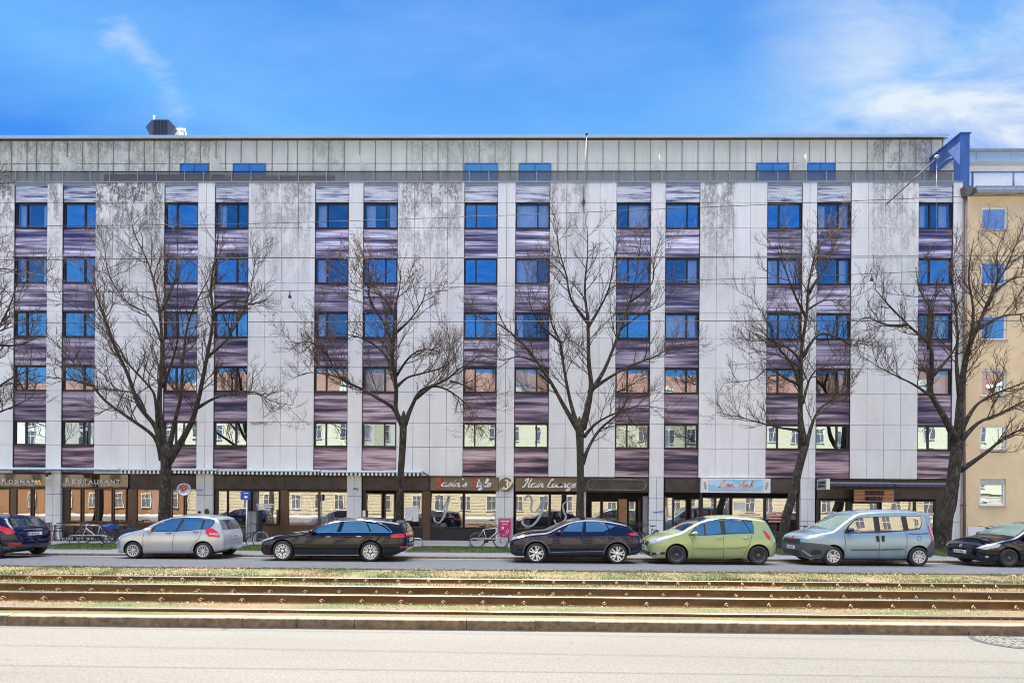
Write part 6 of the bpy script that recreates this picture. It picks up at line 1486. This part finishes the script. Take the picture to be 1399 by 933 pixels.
# ================================================================== BICYCLES
def bike(loc, rz, frame, label, wheelc=None, lean=.0, style='city', basket=False, seat=False, bars='flat', flip=False, r=.34):
    e = root('bicycle', loc, label, 'bicycle', 'bicycles parked on the pavement'); s = -1 if flip else 1
    rear, front, bbk = Vector((.52*s, 0, r)), Vector((-.52*s, 0, r)), Vector((.10*s, 0, .30)); st = Vector((.24*s, 0, .80)); hd = Vector((-.33*s, 0, .86)); hd2 = Vector((-.37*s, 0, .70))
    for c in (rear, front):
        mb = MB(); n = 36; mb.tube([(c.x+r*math.cos(2*math.pi*i/n), 0, c.z+r*math.sin(2*math.pi*i/n)) for i in range(n+1)], .019, 6, cap=False); w_ = mb.build('wheel', M['rubber'], e)
        mb = MB(); mb.tube([(c.x+(r-.03)*math.cos(2*math.pi*i/n), 0, c.z+(r-.03)*math.sin(2*math.pi*i/n)) for i in range(n+1)], .012, 5, cap=False); mb.build('rim', wheelc or M['steel'], w_)
        mb = MB()
        for k in range(14): a = 2*math.pi*k/14; mb.tube([(c.x, 0, c.z), (c.x+(r-.03)*math.cos(a), 0, c.z+(r-.03)*math.sin(a))], .0022, 3)
        mb.tube([(c.x, -.05, c.z), (c.x, .05, c.z)], .022, 8); mb.build('spokes', M['steel'], w_)
    mb = MB(); tt = hd if style != 'city' else hd2 + Vector((0, 0, -.02))
    T = [(bbk, st, .017), (bbk, hd2, .02), (st, tt, .016) if style != 'city' else (bbk+(st-bbk)*.45, tt, .018), (bbk, rear, .011), (st, rear, .010), (hd2+(hd2-hd)*.1, hd+Vector((.02*s, 0, .02)), .02), (hd2, front, .014)]
    for a, b, q in T: mb.tube([tuple(a), tuple(b)], q, 7)
    mb.build('frame', frame, e)
    mb = MB(); mb.tube([tuple(st), tuple(st + (st-bbk).normalized()*.14)], .013, 6); sd_ = st + (st-bbk).normalized()*.15
    vs = [(sd_.x+.13*s, -.07, sd_.z+.02), (sd_.x+.13*s, .07, sd_.z+.02), (sd_.x-.13*s, .02, sd_.z), (sd_.x-.13*s, -.02, sd_.z)]
    mb.prism([(v[0], v[1]) for v in vs], 'z', sd_.z-.03, sd_.z+.02); mb.build('saddle', M['black'], e)
    mb = MB(); top = hd + Vector((.02*s, 0, .10)); mb.tube([tuple(hd), tuple(top)], .013, 6)
    if bars == 'drop': pts = [(top.x+.0, -.2, top.z), (top.x-.08*s, -.21, top.z-.01), (top.x-.12*s, -.21, top.z-.08), (top.x-.04*s, -.21, top.z-.13)]; mb.tube([(top.x, -.2, top.z), (top.x, .2, top.z)], .013, 6); mb.tube(pts, .013, 6); mb.tube([(p[0], .21, p[2]) for p in pts], .013, 6)
    else: mb.tube([(top.x+.16*s, -.29, top.z+.03), (top.x+.03*s, -.22, top.z+.05), (top.x, 0, top.z), (top.x+.03*s, .22, top.z+.05), (top.x+.16*s, .29, top.z+.03)], .013, 6)
    mb.build('handlebar', M['darksteel'], e)
    mb = MB(); mb.lathe([(.09, -.01), (.09, .01)], (bbk.x, -.04, bbk.z), 'y', 18, smooth=False); mb.tube([tuple(bbk+Vector((0, -.06, 0))), tuple(bbk+Vector((.10*s, -.07, -.13)))], .009, 5); mb.box(bbk.x+.10*s-.04, bbk.x+.10*s+.04, -.14, -.07, bbk.z-.14, bbk.z-.12); mb.tube([tuple(bbk+Vector((0, .06, 0))), tuple(bbk+Vector((-.10*s, .07, .13)))], .009, 5); mb.build('crank', M['darksteel'], e)
    if style == 'city':
        mb = MB(); mb.tube([tuple(st), (st.x+.35*s, 0, st.z-.06), tuple(rear)], .008, 5); mb.tube([(st.x+.0*s, 0, st.z-.07), (st.x+.42*s, 0, st.z-.06)], .012, 5); mb.build('luggage_rack', M['darksteel'], e)
        mb = MB(); mb.tube([(rear.x+(r+.03)*math.cos(a), 0, rear.z+(r+.03)*math.sin(a)) for a in [math.pi*(.05+.11*i) for i in range(10)]], .014, 5); mb.build('mudguard', frame, e)
    if basket:
        mb = MB(); c = Vector((hd.x-.17*s, 0, hd.z+.02))
        for z in (0, .08, .16, .23): k = 1+z*.6; mb.tube([(c.x-.14*k, -.16*k, c.z+z), (c.x+.14*k, -.16*k, c.z+z), (c.x+.14*k, .16*k, c.z+z), (c.x-.14*k, .16*k, c.z+z), (c.x-.14*k, -.16*k, c.z+z)], .007, 4)
        for i in range(7): x = -.14+.28*i/6; mb.tube([(c.x+x, -.16, c.z), (c.x+x*1.14, -.183, c.z+.23)], .005, 4); mb.tube([(c.x+x, .16, c.z), (c.x+x*1.14, .183, c.z+.23)], .005, 4)
        mb.build('basket', M['darksteel'], e)
    if seat:
        mb = MB(); mb.prism([(st.x-.0, st.z-.1), (st.x+.45*s, st.z-.16), (st.x+.52*s, st.z-.02), (st.x+.2*s, st.z+.10), (st.x-.05*s, st.z+.04)], 'y', -.17, .17); mb.build('pannier_bag', M['bluebag'], e)
    e.rotation_euler = (lean, 0, rz); return e
def bx(u, Y, v=745): return P(u, v, Y).x
bike((bx(130.5, 22.7), 22.7, .02), .06, M['white'], 'white framed road bicycle leaning at the grey hoop before the restaurant terrace', lean=.10, style='road', bars='drop', flip=False)
bike((bx(167.5, 22.9), 22.9, .02), 1.15, M['bluebag'], 'city bicycle with a blue pannier bag left of the silver hatchback', lean=-.05, seat=True, flip=True)
bike((bx(338.5, 21.6), 21.6, .02), .1, M['darksteel'], 'dark bicycle with pale rims between the silver hatchback and the black estate', wheelc=M['alloy'], lean=-.05, flip=True)
bike((bx(668, 22.4), 22.4, .02), .03, M['alloy'], 'pale framed racing bicycle beside the magenta poster', lean=.12, style='road', bars='drop', flip=True)
bike((bx(886, 23.6), 23.6, .02), .5, M['darksteel'], 'dark bicycle with a wire front basket behind the green car bonnet', lean=-.05, basket=True)
bike((bx(1057, 23.4), 23.4, .02), 1.2, M['black'], 'black bicycle between the green car and the leaning tree', lean=.05)
bike((bx(1094, 24.2), 24.2, .02), .7, M['darksteel'], 'dark bicycle half hidden behind the light blue van bonnet', lean=.05)
bike((bx(1349, 24.6), 24.6, .02), .9, M['teal'], 'turquoise bicycle by the ochre wall behind the black hatchback', lean=-.04, flip=True)
def hoop(u0, u1, Y, label, h=.42):
    a, b = bx(u0, Y), bx(u1, Y); mb = MB(); r_ = .15
    pts = [(a, Y, -.02), (a, Y, h-r_)] + [(a+r_-r_*math.cos(t), Y, h-r_+r_*math.sin(t)) for t in (.4, .8, 1.2, 1.57)] + [(b-r_+r_*math.sin(t), Y, h-r_+r_*math.cos(t)) for t in (0.0, .4, .8, 1.2)] + [(b, Y, h-r_), (b, Y, -.02)]
    mb.tube(pts, .026, 8); return thing(mb, 'bike_hoop', M['steel'], label, 'bicycle stand', 'grey hoops on the verge')
hoop(95, 146, 22.1, 'grey steel hoop in front of the white framed road bicycle')
hoop(556, 577, 21.9, 'grey hoop just right of the black estate rear bumper')
hoop(642, 693, 22.0, 'grey steel hoop holding the pale racing bicycle')
# ================================================================== TERRACE FURNITURE
def table(u, Y, w_, label):
    x = bx(u, Y, 720); e = root('terrace_table', (x, Y, .02), label, 'table', 'restaurant terrace tables')
    mb = MB(); mb.box(-w_/2, w_/2, -.35, .35, .72, .75); mb.build('table_top', M['wood_top'], e)
    for sx in (-1, 1):
        for sy in (-1, 1): mb = MB(); mb.box(sx*(w_/2-.08)-.02, sx*(w_/2-.08)+.02, sy*.28-.02, sy*.28+.02, 0, .72); mb.build('leg', M['black'], e)
    return e
table(96, 24.6, 1.15, 'dark legged wooden topped table at the left of the restaurant terrace')
table(124, 24.4, 1.3, 'wooden topped terrace table behind the white framed road bicycle')
table(150, 24.6, 1.2, 'wooden topped terrace table nearest the blue pannier bicycle')
def chair(u, Y, rz, label, first=None):
    x = bx(u, Y, 730)
    if first: o = copy_tree(first); o.location = (x, Y, .02); o.rotation_euler.z = rz; tag(o, label); return o
    e = root('terrace_chair', (x, Y, .02), label, 'chair', 'restaurant terrace chairs'); e.rotation_euler.z = rz
    mb = MB(); mb.box(-.21, .21, -.21, .21, .44, .465); mb.build('seat', M['darksteel'], e)
    mb = MB()
    for k in range(4): mb.box(-.2, .2, .20, .215, .56+k*.08, .60+k*.08)
    mb.tube([(-.2, .2, .45), (-.2, .22, .86)], .012, 6); mb.tube([(.2, .2, .45), (.2, .22, .86)], .012, 6); mb.build('backrest', M['darksteel'], e)
    for sx in (-1, 1):
        for sy in (-1, 1): mb = MB(); mb.tube([(sx*.18, sy*.18, .45), (sx*.22, sy*.23, 0)], .012, 6); mb.build('leg', M['darksteel'], e)
        mb = MB(); mb.tube([(sx*.21, -.18, .46), (sx*.23, -.16, .66), (sx*.22, .2, .68)], .011, 6); mb.build('armrest', M['darksteel'], e)
    return e
c0 = chair(71, 24.3, 2.9, 'metal terrace chair in front of the left pier, nearest the blue black hatchback')
for u, Y, rz, lab in [(82, 24.2, .4, 'metal terrace chair between the pier chair and the first wooden table'), (96, 23.9, 3.0, 'metal terrace chair on the street side of the leftmost table'), (108, 25.0, .2, 'metal terrace chair between the leftmost and middle tables'), (121, 23.8, 3.3, 'metal terrace chair on the street side of the middle table'), (137, 24.9, -.2, 'metal terrace chair between the middle and right tables'), (151, 23.9, 3.1, 'metal terrace chair on the street side of the rightmost table'), (60, 24.5, .3, 'metal terrace chair half hidden by the blue black hatchback')]: chair(u, Y, rz, lab, c0)
# ================================================================== STREET ITEMS
# blue stop sign on post
x = bx(337, 22.0, 700); zt = P(337, 671, 22.0).z; zb_ = P(337, 682.5, 22.0).z
e = root('post_sign', (x, 22.0, 0), 'small blue sign with white marks on a white post right of the silver hatchback', 'sign')
mb = MB(); mb.tube([(x, 22.0, -.02), (x, 22.0, zt-.02)], .03, 8); part(mb, 'post', M['white'], e)
mb = MB(); mb.box(x-.16, x+.16, 21.93, 21.97, zb_, zt); part(mb, 'sign_panel', M['signblue'], e)
mb = MB(); mb.box(x-.24, x-.175, 21.94, 22.2, zb_, zt-.02); part(mb, 'side_panel', M['signblue'], e)
mb = MB(); mb.box(x-.10, x+.10, 21.922, 21.93, zt-.10, zt-.07); mb.prism([(x-.09, zb_+.12), (x, zb_+.05), (x+.09, zb_+.12), (x+.04, zb_+.17), (x-.04, zb_+.17)], 'y', 21.922, 21.93); part(mb, 'white_mark', M['white'], e)
# utility cabinet
xa, xb = bx(338.5, 24.6, 710), bx(353.5, 24.6, 710); zt = P(346, 698.5, 24.6).z
e = root('utility_cabinet', ((xa+xb)/2, 24.6, 0.02), 'tall grey cabinet on the pavement behind the blue sign post', 'cabinet')
mb = MB(); mb.box(xa, xb-.12, 24.6, 25.0, .02, zt); part(mb, 'cabinet_body', M['utility'], e); mb = MB(); mb.box(xa-.02, xb-.0, 24.57, 25.03, zt, zt+.03); part(mb, 'lid', M['darksteel'], e); mb = MB(); mb.box(xb-.12, xb-.02, 24.62, 25.0, .02, zt); part(mb, 'side_door', M['darksteel'], e); mb = MB(); mb.box((xa+xb)/2-.12, (xa+xb)/2-.10, 24.585, 24.6, .1, zt-.05); part(mb, 'door_gap', M['darksteel'], e)
# magenta poster stand
Yp = 24.9; xa, xb = bx(681.5, Yp, 720), bx(698.5, Yp, 720); z0, z1 = P(690, 733.5, Yp).z, P(690, 708.5, Yp).z
e = root('poster_stand', ((xa+xb)/2, Yp, .02), 'magenta poster with white writing and a drawn hand in a metal stand', 'poster')
mb = MB(); mb.box(xa-.05, xb+.08, Yp+.0, Yp+.12, z0-.05, z1+.06); part(mb, 'case', M['steel'], e)
mb = MB(); mb.box(xa, xb-.03, Yp-.012, Yp, z0, z1); part(mb, 'poster', M['magenta'], e)
mb = MB(); mb.box(xa+.05, xa+.09, Yp+.03, Yp+.09, .02, z0-.05); mb.box(xb-.09, xb-.05, Yp+.03, Yp+.09, .02, z0-.05); part(mb, 'foot', M['darksteel'], e)
wdt = xb-xa; x = xa+.08
for k in range(7): mb = MB(); mb.box(x, x+.045, Yp-.018, Yp-.012, z1-.16, z1-.08); part(mb, 'poster_letter', M['white'], e); x += .063
mb = MB(); mb.box(xa+.14, xb-.17, Yp-.018, Yp-.012, z1-.27, z1-.24); part(mb, 'poster_line', M['white'], e)
mb = MB(); mb.box(xa+.14, xa+.24, Yp-.018, Yp-.012, z1-.50, z1-.38); part(mb, 'poster_square', M['white'], e)
mb = MB(); mb.tube(smooth([(xa+.18, Yp-.016, z0+.06), (xa+.32, Yp-.016, z0+.16), (xa+.38, Yp-.016, z0+.30), (xa+.44, Yp-.016, z0+.38), (xa+.47, Yp-.016, z0+.28), (xa+.42, Yp-.016, z0+.18), (xa+.30, Yp-.016, z0+.08)]), .014, 5); part(mb, 'poster_hand', M['white'], e)
# wreath and doorbell on the pier, white box at the last pier
c = P(284, 699.5, D); mb = MB(); rr_ = random.Random(2)
for k in range(220): 
    a = rr_.uniform(0, 6.28); q = .11*math.sqrt(rr_.random()); o = Vector((c.x+q*math.cos(a), D-.10+rr_.uniform(-.05, .05), c.z+q*1.7*math.sin(a))); s_ = .035; v1 = Vector((rr_.uniform(-1, 1), rr_.uniform(-1, 1), rr_.uniform(-1, 1))).normalized()*s_; v2 = v1.cross(Vector((rr_.uniform(-1, 1), rr_.uniform(-1, 1), 1))).normalized()*s_*.5
    mb.add([o-v1, o-v2, o+v1, o+v2], [(0, 1, 2, 3)])
thing(mb, 'wall_plant', M['plant'], 'small green plant hanging on the pier right of the round letter sign', 'plant')
c = P(273, 699.5, D); mb = MB(); mb.lathe([(.05, -.02), (.07, 0), (.07, .03)], (c.x, D-.05, c.z), 'y', 16); thing(mb, 'door_bell', M['darksteel'], 'round dark bell plate on the pier left of the small hanging plant', 'bell')
xa, xb = bx(1299, D-.1, 735)-.45, bx(1299, D-.1, 735)-.15; xa, xb = bx(1294.5, D-.1, 735), bx(1300.5, D-.1, 735); mb = MB(); mb.box(xa, xb, D-.12, D+.05, P(1297, 741, D).z, P(1297, 728.5, D).z); thing(mb, 'wall_box', M['white'], 'white box on the dark shopfront right of the rightmost tree trunk', 'box')
xa, xb = bx(495.5, D-.1, 700), bx(499, D-.1, 700); mb = MB(); mb.box(xa, xb, D-.12, D, P(497, 706, D).z, P(497, 697, D).z); thing(mb, 'wall_box', M['white'], 'small white box at the doorway just above the black estate', 'box')
# graffiti tags on concrete
def graf(u0, u1, v, col, label, n=9, seed=1):
    r_ = random.Random(seed); xa, xb = PX(u0, D, v), PX(u1, D, v); z = P(u0, v, D).z; mb = MB(); x = xa
    for k in range(3):
        pts = [(xa+(xb-xa)*(i/n)+r_.uniform(-.05, .05), D-.008, z+r_.uniform(-.07, .07)) for i in range(n+1)]; mb.tube(smooth(pts, 3), .006, 4)
    thing(mb, 'graffiti', col, label, 'graffiti')
graf(892, 906, 699, M['signblue'], 'thin blue grey scribble on the pier behind the green car', 8, 3)
graf(483, 489, 668, M['frame'], 'small dark scribble on the pier above the black estate', 6, 5)
graf(342, 365, 578, M['frame'], 'small dark scribble high on the concrete panel right of the leftmost full tree', 10, 6)

scene.cycles.pixel_filter_type = 'BLACKMAN_HARRIS'; scene.cycles.filter_width = 1.05
